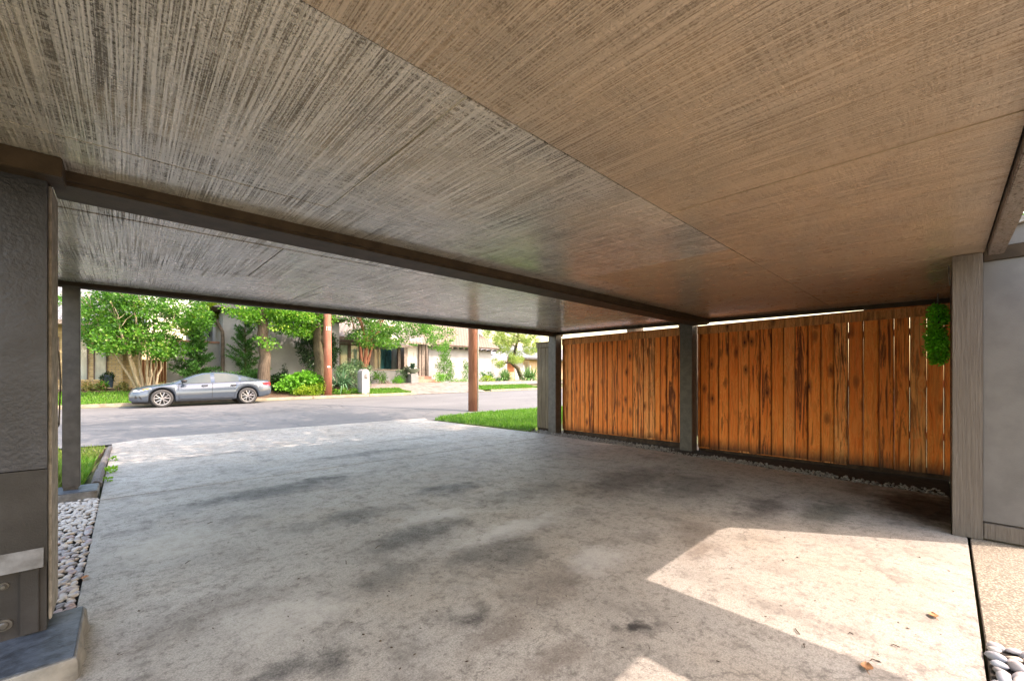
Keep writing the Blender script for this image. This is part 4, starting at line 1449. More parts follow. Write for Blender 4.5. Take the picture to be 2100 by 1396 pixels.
wh_ = thing("stucco_house", "large white stucco house with tall gable wall, brown trim, tiled roofs and recessed entry", "house", (12, 32, 0.9))
YG = 26.0
xa, xb = W(457, 700, YG).x, W(696, 700, YG).x
zE = 4.86
MB().box(xa, xb, YG, YG + 12, 0.5, zE).build("wall", M['stucco'], wh_)
MB().box(xa - 0.12, xb + 0.12, YG - 0.12, YG - 0.003, zE - 0.05, zE + 0.2).build("fascia", M['housetrim'], wh_)
MB().hexa([(xa - 0.5, YG - 0.5, zE + 0.12), (xb + 0.4, YG - 0.5, zE + 0.12), (xb + 0.4, YG + 12, zE + 0.12), (xa - 0.5, YG + 12, zE + 0.12)],
          [(xa + 3.4, YG + 5, zE + 2.4), (xb - 3.4, YG + 5, zE + 2.4), (xb - 3.4, YG + 7, zE + 2.4), (xa + 3.4, YG + 7, zE + 2.4)]).build("roof", M['pinktiles'], wh_)
# lower left wing seen over the garden wall
MB().box(W(405, 700, 29.5).x, xa - 0.003, 29.5, 36, 0.6, W(430, 664, 29.5).z).build("wall", M['stuccogrey'], wh_)
m = MB()
fbox(m, 424, 664, 431, 690, 29.5, 0.05, -0.003)
m.build("window", M['darkglass'], wh_)
dp = [W(443, 656, 25.8), W(456, 680, 25.86), W(456.5, 700, 25.86), W(456.5, 770, 25.86)]
MB().tube(dp, 0.085, 8).build("downspout", M['housetrim'], wh_)
# main recessed front
YM = 28.0
xm0, xm1 = xb + 0.003, W(1007, 700, 29).x
zM = 4.02
MB().box(xm0, W(772, 700, YM).x, YM + 0.3, YM + 8, 0.5, zM).build("wall", M['taupe'], wh_)
xw0 = W(879, 700, 29).x
MB().box(xw0, xm1, 29, 36, 0.5, zM).build("wall", M['stucco'], wh_)
MB().box(W(772, 700, YM).x + 0.003, xw0 - 0.003, 30.4, 36, 0.5, zM).build("wall", M['stuccogrey'], wh_)
MB().hexa([(xm0, YM - 0.6, zM), (W(800, 700, YM).x, YM - 0.6, zM), (W(800, 700, YM).x, 35, zM + 3.4), (xm0, 35, zM + 3.4)],
          [(xm0, YM - 0.6, zM + 0.14), (W(800, 700, YM).x, YM - 0.6, zM + 0.14), (W(800, 700, YM).x, 35, zM + 3.54), (xm0, 35, zM + 3.54)]).build("roof", M['tiles'], wh_)
MB().box(xm0, W(800, 700, YM).x, YM - 0.66, YM - 0.605, zM - 0.1, zM + 0.10).build("fascia", M['housetrim'], wh_)
xR = xm1 + 0.5
MB().hexa([(xw0 - 0.3, 28.4, zM + 0.05), (xR, 28.4, zM + 0.05), (xR, 36, zM + 4.2), (xw0 - 0.3, 36, zM + 4.2)],
          [(xw0 - 0.3, 28.4, zM + 0.2), (xR, 28.4, zM + 0.2), (xR, 36, zM + 4.36), (xw0 - 0.3, 36, zM + 4.36)]).build("roof", M['pinktiles'], wh_)
k = xw0
while k < xR - 0.1:
    MB().box(k, k + 0.09, 28.42, 28.98, zM - 0.09, zM + 0.04).build("rafter_tail", M['housetrim'], wh_)
    k += 0.62
# windows of the left front
for (a, b) in ((697.5, 713), (719, 737), (744, 758)):
    m = MB()
    fbox(m, a, 703, b, 764, YM + 0.3, 0.03, -0.003)
    w_ = m.build("window", M['greenglass'], wh_)
    x0, x1 = W(a, 700, YM + 0.27).x, W(b, 700, YM + 0.27).x
    MB().box(x0 - 0.1, x0, YM + 0.2, YM + 0.297, 1.5, 3.75).box(x1, x1 + 0.1, YM + 0.2, YM + 0.297, 1.5, 3.75).box(x0, x1, YM + 0.2, YM + 0.297, 3.66, 3.75).build("frame", M['housetrim'], w_)
# porch with low white wall
xp0, xp1 = W(757, 700, 27).x, W(834, 700, 27).x
MB().box(xp0, xp1, 26.9, 27.1, 0.5, W(795, 759.5, 26.9).z).build("porch_wall", M['stucco'], wh_)
MB().box(xp0 - 0.03, xp1, 26.85, 27.15, W(795, 759.5, 26.9).z + 0.002, W(795, 757.5, 26.9).z + 0.02).build("porch_coping", M['taupe'], wh_)
ze = W(812, 711, 27).z
MB().hexa([(W(772, 700, 27).x, 26.5, ze), (xp1 + 0.1, 26.5, ze), (xp1 + 0.1, 30.4, ze + 0.75), (W(772, 700, 27).x, 30.4, ze + 0.75)],
          [(W(772, 700, 27).x, 26.5, ze + 0.12), (xp1 + 0.1, 26.5, ze + 0.12), (xp1 + 0.1, 30.4, ze + 0.9), (W(772, 700, 27).x, 30.4, ze + 0.9)]).build("porch_roof", M['tiles'], wh_)
MB().box(W(772, 700, 27).x, xp1 + 0.1, 26.42, 26.495, ze - 0.06, ze + 0.1).build("porch_beam", M['taupe'], wh_)
for px_ in (761, 819):
    m = MB()
    fbox(m, px_ - 2.5, 712, px_ + 2.5, 758, 27, 0.09, 0.09)
    m.build("porch_post", M['housetrim'], wh_)
for (a, b, mt) in ((776, 803, 'tealglass'), (806, 817, 'curtain'), (766, 774, 'curtain')):
    m = MB()
    fbox(m, a, 716, b, 766, 30.4, 0.05, -0.003)
    m.build("window", M[mt], wh_)
# entry: door, pillars, its own little roof
YE = 28.6
m = MB()
fbox(m, 836, 709, 859.5, 768, YE, 0.04, 0.0)
d_ = m.build("door", M['whitedoor'], wh_)
xd = W(848, 700, YE).x
MB().box(xd - 0.012, xd + 0.012, YE - 0.046, YE - 0.041, 1.3, 3.4).build("door_joint", M['taupe'], d_)
MB().tube([(xd + 0.09, YE - 0.09, 2.05), (xd + 0.09, YE - 0.05, 2.05)], 0.04, 8).build("handle", M['housetrim'], d_)
MB().box(W(829, 700, YE).x, W(878, 700, YE).x, YE + 0.01, YE + 1.0, 0.6, zM - 0.1).build("wall", M['taupe'], wh_)
for (a, b, mt) in ((829, 835.5, 'taupe'), (860, 864, 'taupe'), (865.5, 871.5, 'taupe'), (873, 876.5, 'housetrim')):
    m = MB()
    fbox(m, a, 706, b, 772, YE, 0.25, -0.01)
    m.build("entry_pillar", M[mt], wh_)
zg = W(850, 705, 28).z
MB().hexa([(W(826, 700, 28).x, 27.8, zg), (W(882, 700, 28).x, 27.8, zg), (W(882, 700, 28).x, 31, zg + 1.5), (W(826, 700, 28).x, 31, zg + 1.5)],
          [(W(826, 700, 28).x, 27.8, zg + 0.14), (W(882, 700, 28).x, 27.8, zg + 0.14), (W(882, 700, 28).x, 31, zg + 1.66), (W(826, 700, 28).x, 31, zg + 1.66)]).build("roof", M['tiles'], wh_)
# brick steps
st = thing("brick_steps", "red brick entry steps in front of the white door", "steps", (16, 27.5, 1.0))
for (a, b, pt, pb, Y, d) in ((853, 905, 782, 790, 26.9, 0.5), (856, 893, 777, 783, 27.4, 0.5), (858, 885, 771, 778, 27.9, 0.7)):
    m = MB()
    fbox(m, a, pt, b, pb + 8, Y, 0, d)
    m.build("step", M['redbrick'], st, bevel=0.01)

rh = thing("far_house", "far low house with grey roof and orange brick front beyond the yuccas at the right", "house", (36, 44, 1.0))
YR = 42.0
m = MB()
fbox(m, 1007, 729, 1040, 800, 36, 0, 0.3)
m.build("side_wall", M['stuccogrey'], rh)
m = MB()
fbox(m, 1036, 734, 1190, 800, YR, 0, 8)
m.build("wall", M['tanbrick'], rh)
xa, xb = W(1004, 700, YR).x, W(1230, 700, YR).x
za = W(1060, 735, YR - 1).z
MB().hexa([(xa, YR - 1, za), (xb, YR - 1, za), (xb, YR + 8, za + 2.6), (xa, YR + 8, za + 2.6)], [(xa, YR - 1, za + 0.25), (xb, YR - 1, za + 0.25), (xb, YR + 8, za + 2.9), (xa, YR + 8, za + 2.9)]).build("roof", M['greyshingle'], rh)
m = MB()
fbox(m, 1074.5, 739, 1086, 766, YR, 0.04, -0.003)
w_ = m.build("window", M['darkglass'], rh)
x0, x1 = W(1074.5, 700, YR).x, W(1086, 700, YR).x
MB().box(x0 - 0.22, x0 - 0.002, YR - 0.07, YR - 0.002, 1.4, 3.5).box(x1 + 0.002, x1 + 0.22, YR - 0.07, YR - 0.002, 1.4, 3.5).build("frame", M['whitedoor'], w_)
m = MB()
fbox(m, 1040, 740, 1054, 762, YR, 0.05, -0.003)
m.build("garage_door", M['gatewood'], rh)
m = MB()
fbox(m, 1056, 736, 1073, 800, YR, 0.06, -0.003)
m.build("white_panel", M['stucco'], rh)

# ------------------------------------------------------------------ poles, mailbox, planter, pots
M['pole'] = bark("reddish utility pole wood", (0.26, 0.085, 0.055), (0.46, 0.20, 0.14), 14, 0.8, 0.5)
M['polegrey'] = bark("brown utility pole wood", (0.17, 0.07, 0.045), (0.36, 0.17, 0.115), 22, 0.8, 0.5)
M['conduit'] = plain("pale plastic conduit", (0.56, 0.55, 0.52), 0.5, 0.1)
M['whitetag'] = plain("white metal tag", (0.75, 0.75, 0.72), 0.5, 0.05)
pl = thing("utility_pole", "reddish wooden utility pole with white number tags across the street beside the mailbox", "utility pole", tuple(G(672, 810)))
g = W(673, 806, 22.95)
gx_ = g.x
rp_ = 7.4 / F * (g.y / (C_ - (673 - 1050) / F * S_))
MB().tube([(gx_, 22.95, 0.2), (gx_ - 0.04, 22.95, 4), (gx_ - 0.08, 22.95, 9.5)], [rp_ * 1.05, rp_, rp_ * 0.75], 16).build("pole", M['pole'], pl, smooth_=True)
for (py_, hh, lab) in ((671.5, 4.2, None), (676, 2.3, None), (752, 2.6, None)):
    c = W(674.5, py_, 22.95 - rp_ - 0.01)
    n = 3 if py_ < 700 else 1
    for q in range(n):
        wv = 0.055 if n == 3 else 0.13
        dx = (q - 1) * 0.082 if n == 3 else 0
        bx_ = c.x + dx + 0.0
        off = 0.012 * (1 if q == 1 else 0)
        zz = hh / F * 22.5 * 1.0 * 0.5
        MB().box(bx_ - wv * 0.55, bx_ + wv * 0.55, 22.95 - rp_ - 0.008 + abs(dx) * 0.35, 22.95 - rp_ + 0.05 + abs(dx) * 0.35, c.z - zz, c.z + zz).build("tag_plate", M['whitetag'], pl)
pl = thing("utility_pole", "brown wooden utility pole with a pale conduit at the near edge of the street", "utility pole", tuple(G(973, 843)))
b = G(973, 843)
rp_ = 9.0 / F * (b.y / (C_ - (973 - 1050) / F * S_))
MB().tube([(b.x, b.y + 0.1, -0.1), (b.x, b.y + 0.1, 4), (b.x + 0.02, b.y + 0.1, 9.5)], [rp_ * 1.05, rp_, rp_ * 0.8], 18).build("pole", M['polegrey'], pl, smooth_=True)
sd = Vector((C_, -S_, 0))
q = Vector((b.x, b.y + 0.1, 0)) + sd * (rp_ + 0.025)
MB().tube([q + Vector((0, 0, -0.05)), q + Vector((0, 0, 7.5))], 0.03, 8).build("conduit", M['conduit'], pl, smooth_=True)

mbx = thing("mailbox_pillar", "white arched stucco mailbox pillar standing at the far kerb", "mailbox", tuple(W(748, 811, 22.85)))
x0, x1, zb = W(742, 700, 22.6).x, W(757.5, 700, 22.6).x, street_z(10) + 0.0
zt = W(750, 756.5, 22.6).z
xc, hw_ = (x0 + x1) / 2, (x1 - x0) / 2
prof = [(xc - hw_, zb), (xc + hw_, zb)] + [(xc + hw_ * math.cos(a), zt - hw_ + hw_ * math.sin(a)) for a in [math.pi * i / 14 for i in range(15)]]
n = len(prof)
MB().add([(x, 22.56, z) for x, z in prof] + [(x, 23.2, z) for x, z in prof], [tuple(range(n)), tuple(range(2 * n - 1, n - 1, -1))] + [(i, n + i, n + (i + 1) % n, (i + 1) % n) for i in range(n)]).build("pillar", M['stucco'], mbx, bevel=0.012)
xa, xb = W(748, 700, 22.55).x, W(753.5, 700, 22.55).x
z0, z1 = W(750, 775, 22.55).z, W(750, 766, 22.55).z
xc, hw_ = (xa + xb) / 2, (xb - xa) / 2
prof = [(xc - hw_, z0), (xc + hw_, z0)] + [(xc + hw_ * math.cos(a), z1 - hw_ + hw_ * math.sin(a)) for a in [math.pi * i / 10 for i in range(11)]]
n = len(prof)
MB().add([(x, 22.53, z) for x, z in prof] + [(x, 22.57, z) for x, z in prof], [tuple(range(n)), tuple(range(2 * n - 1, n - 1, -1))] + [(i, n + i, n + (i + 1) % n, (i + 1) % n) for i in range(n)]).build("mail_door", M['curbconc'], mbx)
MB().box(xa, xb, 22.515, 22.529, z0, z0 + 0.02).build("door_lip", M['housetrim'], mbx)

M['planter'] = plain("green grey planter glaze", (0.20, 0.25, 0.20), 0.5, 0.15)
M['agave'] = leaf_mat("agave leaves", (0.05, 0.085, 0.075), (0.13, 0.19, 0.16), 0.1, 0.5)
M['yucca'] = leaf_mat("yucca leaves", (0.035, 0.10, 0.06), (0.17, 0.27, 0.19), 0.15, 0.45, (0.42, 0.42, 0.30))
M['yuccapale'] = leaf_mat("pale yucca leaves", (0.06, 0.17, 0.05), (0.24, 0.34, 0.14), 0.15, 0.45, (0.62, 0.56, 0.36))


def rosette(name, c, n, L, wd, mat, parent, rng, up=(0.1, 1.2), droop=0.35):
    """stiff strap leaves from one base, each a bent two-piece blade"""
    Vs, Qs, T = [], [], []
    for k in range(n):
        an = rng.uniform(0, 2 * math.pi)
        el = rng.uniform(*up)
        l = L * rng.uniform(0.75, 1.15)
        d = np.array([math.cos(an) * math.cos(el), math.sin(an) * math.cos(el), math.sin(el)])
        s = np.array([-math.sin(an), math.cos(an), 0]) * wd * 0.5
        c0 = np.array(c) + rng.normal(size=3) * 0.02
        p1_ = c0 + d * l * 0.55
        p2 = c0 + d * l + np.array([0, 0, -droop * l * math.cos(el) ** 2])
        o = len(Vs)
        Vs += [c0 - s * 0.7, c0 + s * 0.7, p1_ + s, p1_ - s, p2 + s * 0.08, p2 - s * 0.08]
        Qs += [(o, o + 1, o + 2, o + 3), (o + 3, o + 2, o + 4, o + 5)]
        tt = float(np.clip(rng.normal(0.5, 0.22) + (0.35 if el < 0.2 else 0), 0, 1))
        T += [tt] * 6
    return quads_obj(name, Vs, Qs, mat, parent, T)


pt = thing("pedestal_planter", "green bowl planter with a spiky agave on a white pedestal by the entry steps", "planter", tuple(W(848, 786, 26.3)))
c = W(848, 786, 26.3)
pz, bz, tz = W(848, 766, 26.3).z, W(848, 764.5, 26.3).z, W(848, 756, 26.3).z
hwp = (W(856, 700, 26.3).x - W(841, 700, 26.3).x) / 2
MB().box(c.x - hwp, c.x + hwp, 26.1, 26.1 + 2 * hwp, 0.8, pz).build("pedestal", M['stucco'], pt, bevel=0.015)
rb = (W(863, 700, 26.3).x - W(836, 700, 26.3).x) / 2
MB().lathe((c.x, 26.1 + hwp, pz + 0.003), [(rb * 0.35, 0), (rb * 0.62, (tz - pz) * 0.3), (rb * 0.95, (tz - pz) * 0.85), (rb, tz - pz), (rb * 0.9, tz - pz), (rb * 0.85, tz - pz - 0.05)], 24).build("bowl", M['planter'], pt, smooth_=False)
rosette("agave", (c.x, 26.1 + hwp, tz), 60, 0.55, 0.07, M['agave'], pt, NR, (0.25, 1.4), 0.1)

M['potblue'] = plain("dark blue pot glaze", (0.025, 0.045, 0.075), 0.35, 0.3)
c = W(223, 792, 25.6)
pp = thing("flower_pot", "dark blue tapered pot with a small plant before the yellow brick wall", "flower pot", (c.x, 25.6, c.z))
r = 8.5 / F * 25.6 / (C_ - (223 - 1050) / F * S_)
MB().lathe((c.x, 25.6, c.z - 0.05), [(r * 0.7, 0), (r * 0.85, 0.3), (r, 0.52), (r, 0.56), (r * 0.85, 0.56), (r * 0.8, 0.5)], 18).build("pot", M['potblue'], pp)

# ------------------------------------------------------------------ trees and plants
M['myrtle'] = leaf_mat("crape myrtle leaves", (0.035, 0.115, 0.012), (0.13, 0.29, 0.035), 0.4, 0.45, (0.24, 0.38, 0.06))
M['oakleaf'] = leaf_mat("bright oak leaves", (0.04, 0.13, 0.01), (0.17, 0.36, 0.03), 0.4, 0.45, (0.34, 0.48, 0.07))
M['yelleaf'] = leaf_mat("yellow green leaves", (0.14, 0.22, 0.01), (0.42, 0.45, 0.03), 0.4, 0.45, (0.62, 0.58, 0.08))
M['conifer'] = leaf_mat("young conifer needles", (0.02, 0.075, 0.02), (0.085, 0.21, 0.05), 0.2, 0.55)
M['holly'] = leaf_mat("dark holly leaves", (0.008, 0.022, 0.010), (0.035, 0.075, 0.025), 0.15, 0.35)
M['arbor'] = leaf_mat("arborvitae sprays", (0.035, 0.11, 0.015), (0.15, 0.30, 0.04), 0.25, 0.5)
M['lime'] = leaf_mat("lime green shrub leaves", (0.07, 0.22, 0.015), (0.22, 0.46, 0.05), 0.35, 0.5)
M['ygshrub'] = leaf_mat("yellow green shrub leaves", (0.16, 0.24, 0.015), (0.40, 0.46, 0.04), 0.35, 0.5, (0.55, 0.52, 0.08))
M['sage'] = leaf_mat("grey green shrub leaves", (0.05, 0.10, 0.05), (0.19, 0.27, 0.15), 0.25, 0.5, (0.34, 0.40, 0.28))
M['cover'] = leaf_mat("green ground cover", (0.05, 0.15, 0.012), (0.20, 0.36, 0.03), 0.3, 0.5)
M['pineleaf'] = leaf_mat("pale yellow pine needles", (0.16, 0.22, 0.04), (0.46, 0.47, 0.14), 0.3, 0.55, (0.66, 0.60, 0.26))
M['flower'] = leaf_mat("peach flowers and leaves", (0.10, 0.17, 0.04), (0.45, 0.28, 0.13), 0.3, 0.55, (0.70, 0.38, 0.26))
M['pinkfl'] = leaf_mat("pink flowers", (0.12, 0.16, 0.06), (0.40, 0.22, 0.26), 0.3, 0.5, (0.7, 0.5, 0.55))
M['farleaf'] = leaf_mat("background leaves", (0.03, 0.085, 0.015), (0.12, 0.23, 0.04), 0.35, 0.5)
M['palebark'] = bark("pale crape myrtle bark", (0.23, 0.175, 0.12), (0.48, 0.40, 0.30), 8, 2, 0.4)
M['redbark'] = bark("cinnamon bark", (0.20, 0.075, 0.045), (0.36, 0.16, 0.10), 9, 1.5, 0.4)
M['oakbark'] = bark("grey brown furrowed bark", (0.035, 0.026, 0.02), (0.15, 0.115, 0.085), 16, 2.2, 1.0)
M['mossbark'] = bark("mossy brown bark", (0.035, 0.028, 0.017), (0.12, 0.10, 0.06), 12, 3.0, 1.0)


def pxclumps(rects, Y, dy, n, size, rng):
    """clump centres at a tree's depth: rects are photo boxes with weights"""
    out = []
    ws = np.array([w for *_, w in rects], float)
    ws /= ws.sum()
    for k in range(n):
        a, b, c, d, _ = rects[rng.choice(len(rects), p=ws)]
        th, rr = rng.uniform(0, 2 * math.pi), math.sqrt(rng.uniform(0, 1))
        px, py = (a + c) / 2 + (c - a) / 2 * rr * math.cos(th), (b + d) / 2 + (d - b) / 2 * rr * math.sin(th)
        p = W(px, py, Y + rng.uniform(-dy, dy))
        out.append((p.x, p.y, p.z, rng.uniform(*size)))
    return out


# crape myrtle at the left
YT = 24.6
base = W(288, 795, YT)
cm = thing("crape_myrtle", "many stemmed pale barked crape myrtle in front of the yellow brick house", "tree", (base.x, YT, base.z))
stems = [((283, 796), (232, 715), (200, 660), 4.5), ((286, 797), (262, 715), (238, 655), 6), ((290, 797), (272, 740), (250, 690), 4), ((292, 797), (286, 720), (278, 650), 5.5),
         ((302, 797), (305, 730), (300, 660), 4.5), ((308, 797), (309, 735), (315, 670), 4), ((312, 797), (322, 735), (335, 680), 4), ((318, 797), (333, 740), (350, 690), 4.5), ((298, 797), (310, 745), (290, 640), 3)]
m = MB()
for (a, b, c, wpx) in stems:
    dd = [0, NR.uniform(-0.5, 0.5), NR.uniform(-1.0, 1.0)]
    P = [W(a[0], a[1] + 3, YT), W(b[0], b[1], YT + dd[1]), W(c[0], c[1], YT + dd[2]), W(c[0] + (c[0] - b[0]) * 0.7, c[1] - 60, YT + dd[2] * 1.3)]
    fine = []
    for i in range(3):
        for q in range(4):
            fine.append(P[i].lerp(P[i + 1], q / 4) + Vector(NR.normal(size=3)) * 0.025)
    fine.append(P[3])
    r0 = wpx / F * 18.2 * 0.55
    m.tube(fine, [r0 * (1 - 0.82 * i / (len(fine) - 1)) for i in range(len(fine))], 7)
    for q in range(5):
        i = RND.randrange(4, len(fine) - 1)
        e = fine[i] + Vector((NR.uniform(-1.0, 1.0), NR.uniform(-0.9, 0.9), NR.uniform(0.3, 1.0)))
        pts, rr = limb(fine[i], e, r0 * 0.3, 0.006, NR)
        m.tube(pts, rr, 5)
m.build("trunk", M['palebark'], cm, smooth_=True)
cl = pxclumps([(165, 600, 300, 720, 3), (220, 590, 430, 735, 4), (290, 690, 370, 735, 0.8), (175, 655, 240, 720, 0.7), (120, 560, 470, 660, 3)], YT, 1.7, 330, (0.22, 0.45), NR)
foliage("crown", cl, M['myrtle'], cm, NR, per=62, length=0.13, width=0.075, flat=0.55, out=0.5, up=0.15, tonespread=0.5)

# yellow green tree behind the garden wall
yt = thing("yellow_tree", "small tree with yellow green leaves rising over the garden wall left of the downspout", "tree", (3.0, 28.4, 0.9))
cl = pxclumps([(395, 615, 455, 665, 3), (365, 640, 440, 690, 2), (330, 600, 470, 640, 2)], 27.9, 0.6, 90, (0.2, 0.4), NR)
foliage("crown", cl, M['yelleaf'], yt, NR, per=60, length=0.14, width=0.08, flat=0.5, out=0.5, up=0.1)
p = W(400, 650, 28.4)
MB().tube([(p.x, 28.4, 0.6), (p.x + 0.1, 28.4, 2.4), (p.x, 28.2, 4.6)], [0.09, 0.07, 0.02], 7).build("trunk", M['palebark'], yt)


def conifer(name, label, px, pyb, pyt, Y, hwpx, rng, mat, open_=1.0, nb=46):
    b, tpt = W(px, pyb, Y), W(px, pyt, Y)
    dpt = Y / (C_ - (px - 1050) / F * S_)
    hw = hwpx / F * dpt
    t = thing(name, label, "conifer", (b.x, Y, b.z))
    m = MB()
    m.tube([(b.x, Y, b.z - 0.3), (b.x + 0.03, Y, (b.z + tpt.z) / 2), (b.x, Y, tpt.z)], [0.06, 0.04, 0.008], 7)
    P, D, T = [], [], []
    Ht = tpt.z - b.z
    for k in range(nb):
        f = (k + rng.uniform(0, 1)) / nb
        z = b.z + 0.05 * Ht + f * 0.9 * Ht
        an = rng.uniform(0, 2 * math.pi)
        L = hw * (1 - f * 0.86) * rng.uniform(0.65, 1.2)
        el = 0.25 + 0.65 * f + rng.normal() * 0.1
        d = np.array([math.cos(an) * math.cos(el), math.sin(an) * math.cos(el), math.sin(el)])
        o = np.array([b.x, Y, z])
        m.tube([o, o + d * L * 0.6, o + d * L], [0.014, 0.008, 0.003], 4)
        ns = int(60 * L / hw * open_) + 14
        tb = rng.uniform(0.25, 0.75)
        for q in range(ns):
            u = rng.uniform(0.12, 1.0)
            sp = rng.normal(size=3) * 0.10 * (1.15 - u) * L
            P.append(o + d * L * u + sp)
            dd = d + rng.normal(size=3) * 0.55
            D.append(dd)
            T.append(float(np.clip(tb + rng.normal() * 0.2, 0, 1)))
    V, Q = leaf_quads(np.array(P), np.array(D), 0.15, 0.034, rng)
    quads_obj("crown", V, Q, mat, t, np.repeat(T, 4))
    m.build("trunk", M['mossbark'], t)
    return t


conifer("conifer", "bushy young green conifer before the garden wall, just left of the downspout", 403, 785, 672, 25.3, 48, NR, M['conifer'], 2.6, 75)
conifer("conifer", "taller airy dark conifer between the downspout and the thick grey brown trunk", 502, 788, 645, 25.2, 50, NR, M['conifer'], 1.9, 70)
ws = thing("low_conifer", "low spreading conifer shrub behind the parked car's roof", "shrub", tuple(W(480, 775, 24.3)))
cl = pxclumps([(440, 762, 545, 785, 1)], 24.5, 0.4, 60, (0.15, 0.28), NR)
foliage("foliage", cl, M['conifer'], ws, NR, per=90, length=0.15, width=0.035, flat=0.6, out=0.6, up=0.6)


def big_tree(name, label, trunk_px, w0, w1, Y, matb, matl, rects, n, dy, extra=None, leafsize=(0.13, 0.08), per=60, size=(0.3, 0.55)):
    pts = [W(px, py, Y) for px, py in trunk_px]
    t = thing(name, label, "tree", tuple(pts[0]))
    m = MB()
    dpt = Y / (C_ - (trunk_px[0][0] - 1050) / F * S_)
    k = len(pts)
    r = [(w0 + (w1 - w0) * i / (k - 1)) / 2 / F * dpt for i in range(k)]
    r[0] *= 1.12
    fine, rf = [], []
    for i in range(k - 1):
        for q in range(5):
            fine.append(pts[i].lerp(pts[i + 1], q / 5) + Vector(NR.normal(size=3)) * 0.018)
            rf.append(r[i] + (r[i + 1] - r[i]) * q / 5)
    fine.append(pts[-1])
    rf.append(r[-1])
    m.tube(fine, rf, 16)
    top = pts[-1]
    for q in range(9):
        e = top + Vector((NR.uniform(-2.6, 2.6), NR.uniform(-2.0, 2.0), NR.uniform(0.8, 3.4)))
        a_, b_ = limb(top - Vector((0, 0, NR.uniform(0, 0.6))), e, r[-1] * 0.5, 0.025, NR)
        m.tube(a_, b_, 7)
    if extra:
        for (lst, wa, wb) in extra:
            q = [W(px, py, Y - 0.02) for px, py in lst]
            m.tube(q, [(wa + (wb - wa) * i / (len(q) - 1)) / 2 / F * dpt for i in range(len(q))], 10)
    m.build("trunk", matb, t, smooth_=True)
    cl = pxclumps(rects, Y, dy, n, size, NR)
    cl += crown_clumps(NR, (top.x, Y + 0.2, top.z + 2.6), (3.3, 2.4, 2.2), 120, (0.4, 0.7), 0.4, top.z + 0.5)
    foliage("crown", cl, matl, t, NR, per=per * 0.55, length=leafsize[0], width=leafsize[1], flat=0.5, out=0.5, up=0.05, tonespread=0.55)
    return t


big_tree("shade_tree", "tree with a thick straight grey brown trunk behind the parked car's tail", [(540, 800), (543, 740), (540, 690), (537, 640), (536, 590)], 22, 17, 23.6, M['oakbark'], M['oakleaf'],
         [(490, 625, 640, 672, 3), (470, 615, 600, 660, 2), (560, 640, 650, 690, 1.6), (540, 695, 566, 712, 0.25)], 120, 0.9)
big_tree("shade_tree", "forked tree with mossy brown trunk just left of the reddish utility pole", [(655, 800), (655, 740), (651, 700), (648, 655), (645, 600)], 21, 13, 23.8, M['mossbark'], M['oakleaf'],
         [(590, 645, 650, 690, 3), (560, 630, 700, 660, 2)], 60, 0.9, extra=[([(655, 705), (664, 690), (671, 655), (676, 600)], 12, 9)])
dh = thing("dark_holly", "dark green holly like shrub against the white gable wall behind the forked tree", "shrub", tuple(W(640, 765, 25.2)))
cl = pxclumps([(612, 668, 690, 760, 4), (625, 655, 660, 700, 1), (655, 700, 692, 755, 1)], 25.1, 0.5, 130, (0.2, 0.38), NR)
foliage("foliage", cl, M['holly'], dh, NR, per=70, length=0.13, width=0.075, flat=0.8)
rcm = big_tree("crape_myrtle", "crape myrtle with cinnamon trunks and light green crown behind the white mailbox pillar", [(748, 775), (749, 740), (751, 715), (752, 690)], 9, 6, 24.6, M['redbark'], M['myrtle'],
               [(718, 662, 800, 710, 4), (780, 655, 900, 690, 4), (850, 670, 940, 705, 2), (880, 690, 925, 720, 0.7), (770, 690, 830, 712, 1.2)], 230, 1.2, extra=[([(748, 770), (755, 735), (766, 705)], 5, 4), ([(746, 770), (741, 735), (738, 700)], 6, 5), ([(751, 760), (760, 725), (762, 700)], 4, 3)], leafsize=(0.13, 0.07), size=(0.24, 0.45), per=75)


def shrub(name, label, rects, Y, dy, n, size, mat, per=70, length=0.12, width=0.08, flat=0.7, cat="shrub", up=0.3, out=0.6):
    a, b, c, d, _ = rects[0]
    g = W((a + c) / 2, d, Y)
    t = thing(name, label, cat, tuple(g))
    foliage("foliage", pxclumps(rects, Y, dy, n, size, NR), mat, t, NR, per=per, length=length, width=width, flat=flat, up=up, out=out)
    return t


shrub("leafy_shrub", "bright green broad leaved shrub between the parked car and the reddish pole", [(565, 768, 655, 806, 3), (600, 765, 662, 795, 2)], 23.7, 0.5, 120, (0.16, 0.3), M['lime'], 70, 0.15, 0.11)
shrub("yellow_shrub", "low yellow green shrub at the kerb in front of the bright green shrub", [(600, 790, 672, 812, 3), (640, 782, 675, 806, 1)], 23.1, 0.25, 90, (0.12, 0.2), M['ygshrub'], 80, 0.09, 0.055)
shrub("dark_shrub", "small dark shrub in shade at the foot of the thick grey brown trunk", [(545, 770, 585, 800, 1)], 24.6, 0.4, 30, (0.18, 0.3), M['holly'], 80)
shrub("small_conifer", "narrow dark pointed little shrub standing before the white gable wall", [(578, 752, 588, 782, 2), (580, 745, 586, 765, 1)], 25.2, 0.15, 26, (0.08, 0.16), M['holly'], 160, 0.07, 0.04)
shrub("ground_cover", "yellow green ground cover at the kerb between the reddish pole and the mailbox", [(678, 796, 740, 812, 1)], 23.1, 0.3, 70, (0.1, 0.17), M['cover'], 90, 0.08, 0.045, cat="ground cover")
shrub("grey_shrub", "tall grey green shrub below the green windows behind the yucca", [(700, 738, 762, 800, 3), (690, 745, 720, 780, 1)], 24.4, 0.5, 110, (0.18, 0.32), M['sage'], 75, 0.10, 0.055)
t = thing("yucca", "spiky blue green yucca beside the reddish utility pole", "yucca", tuple(W(703, 800, 23.6)))
c = W(703, 790, 23.6)
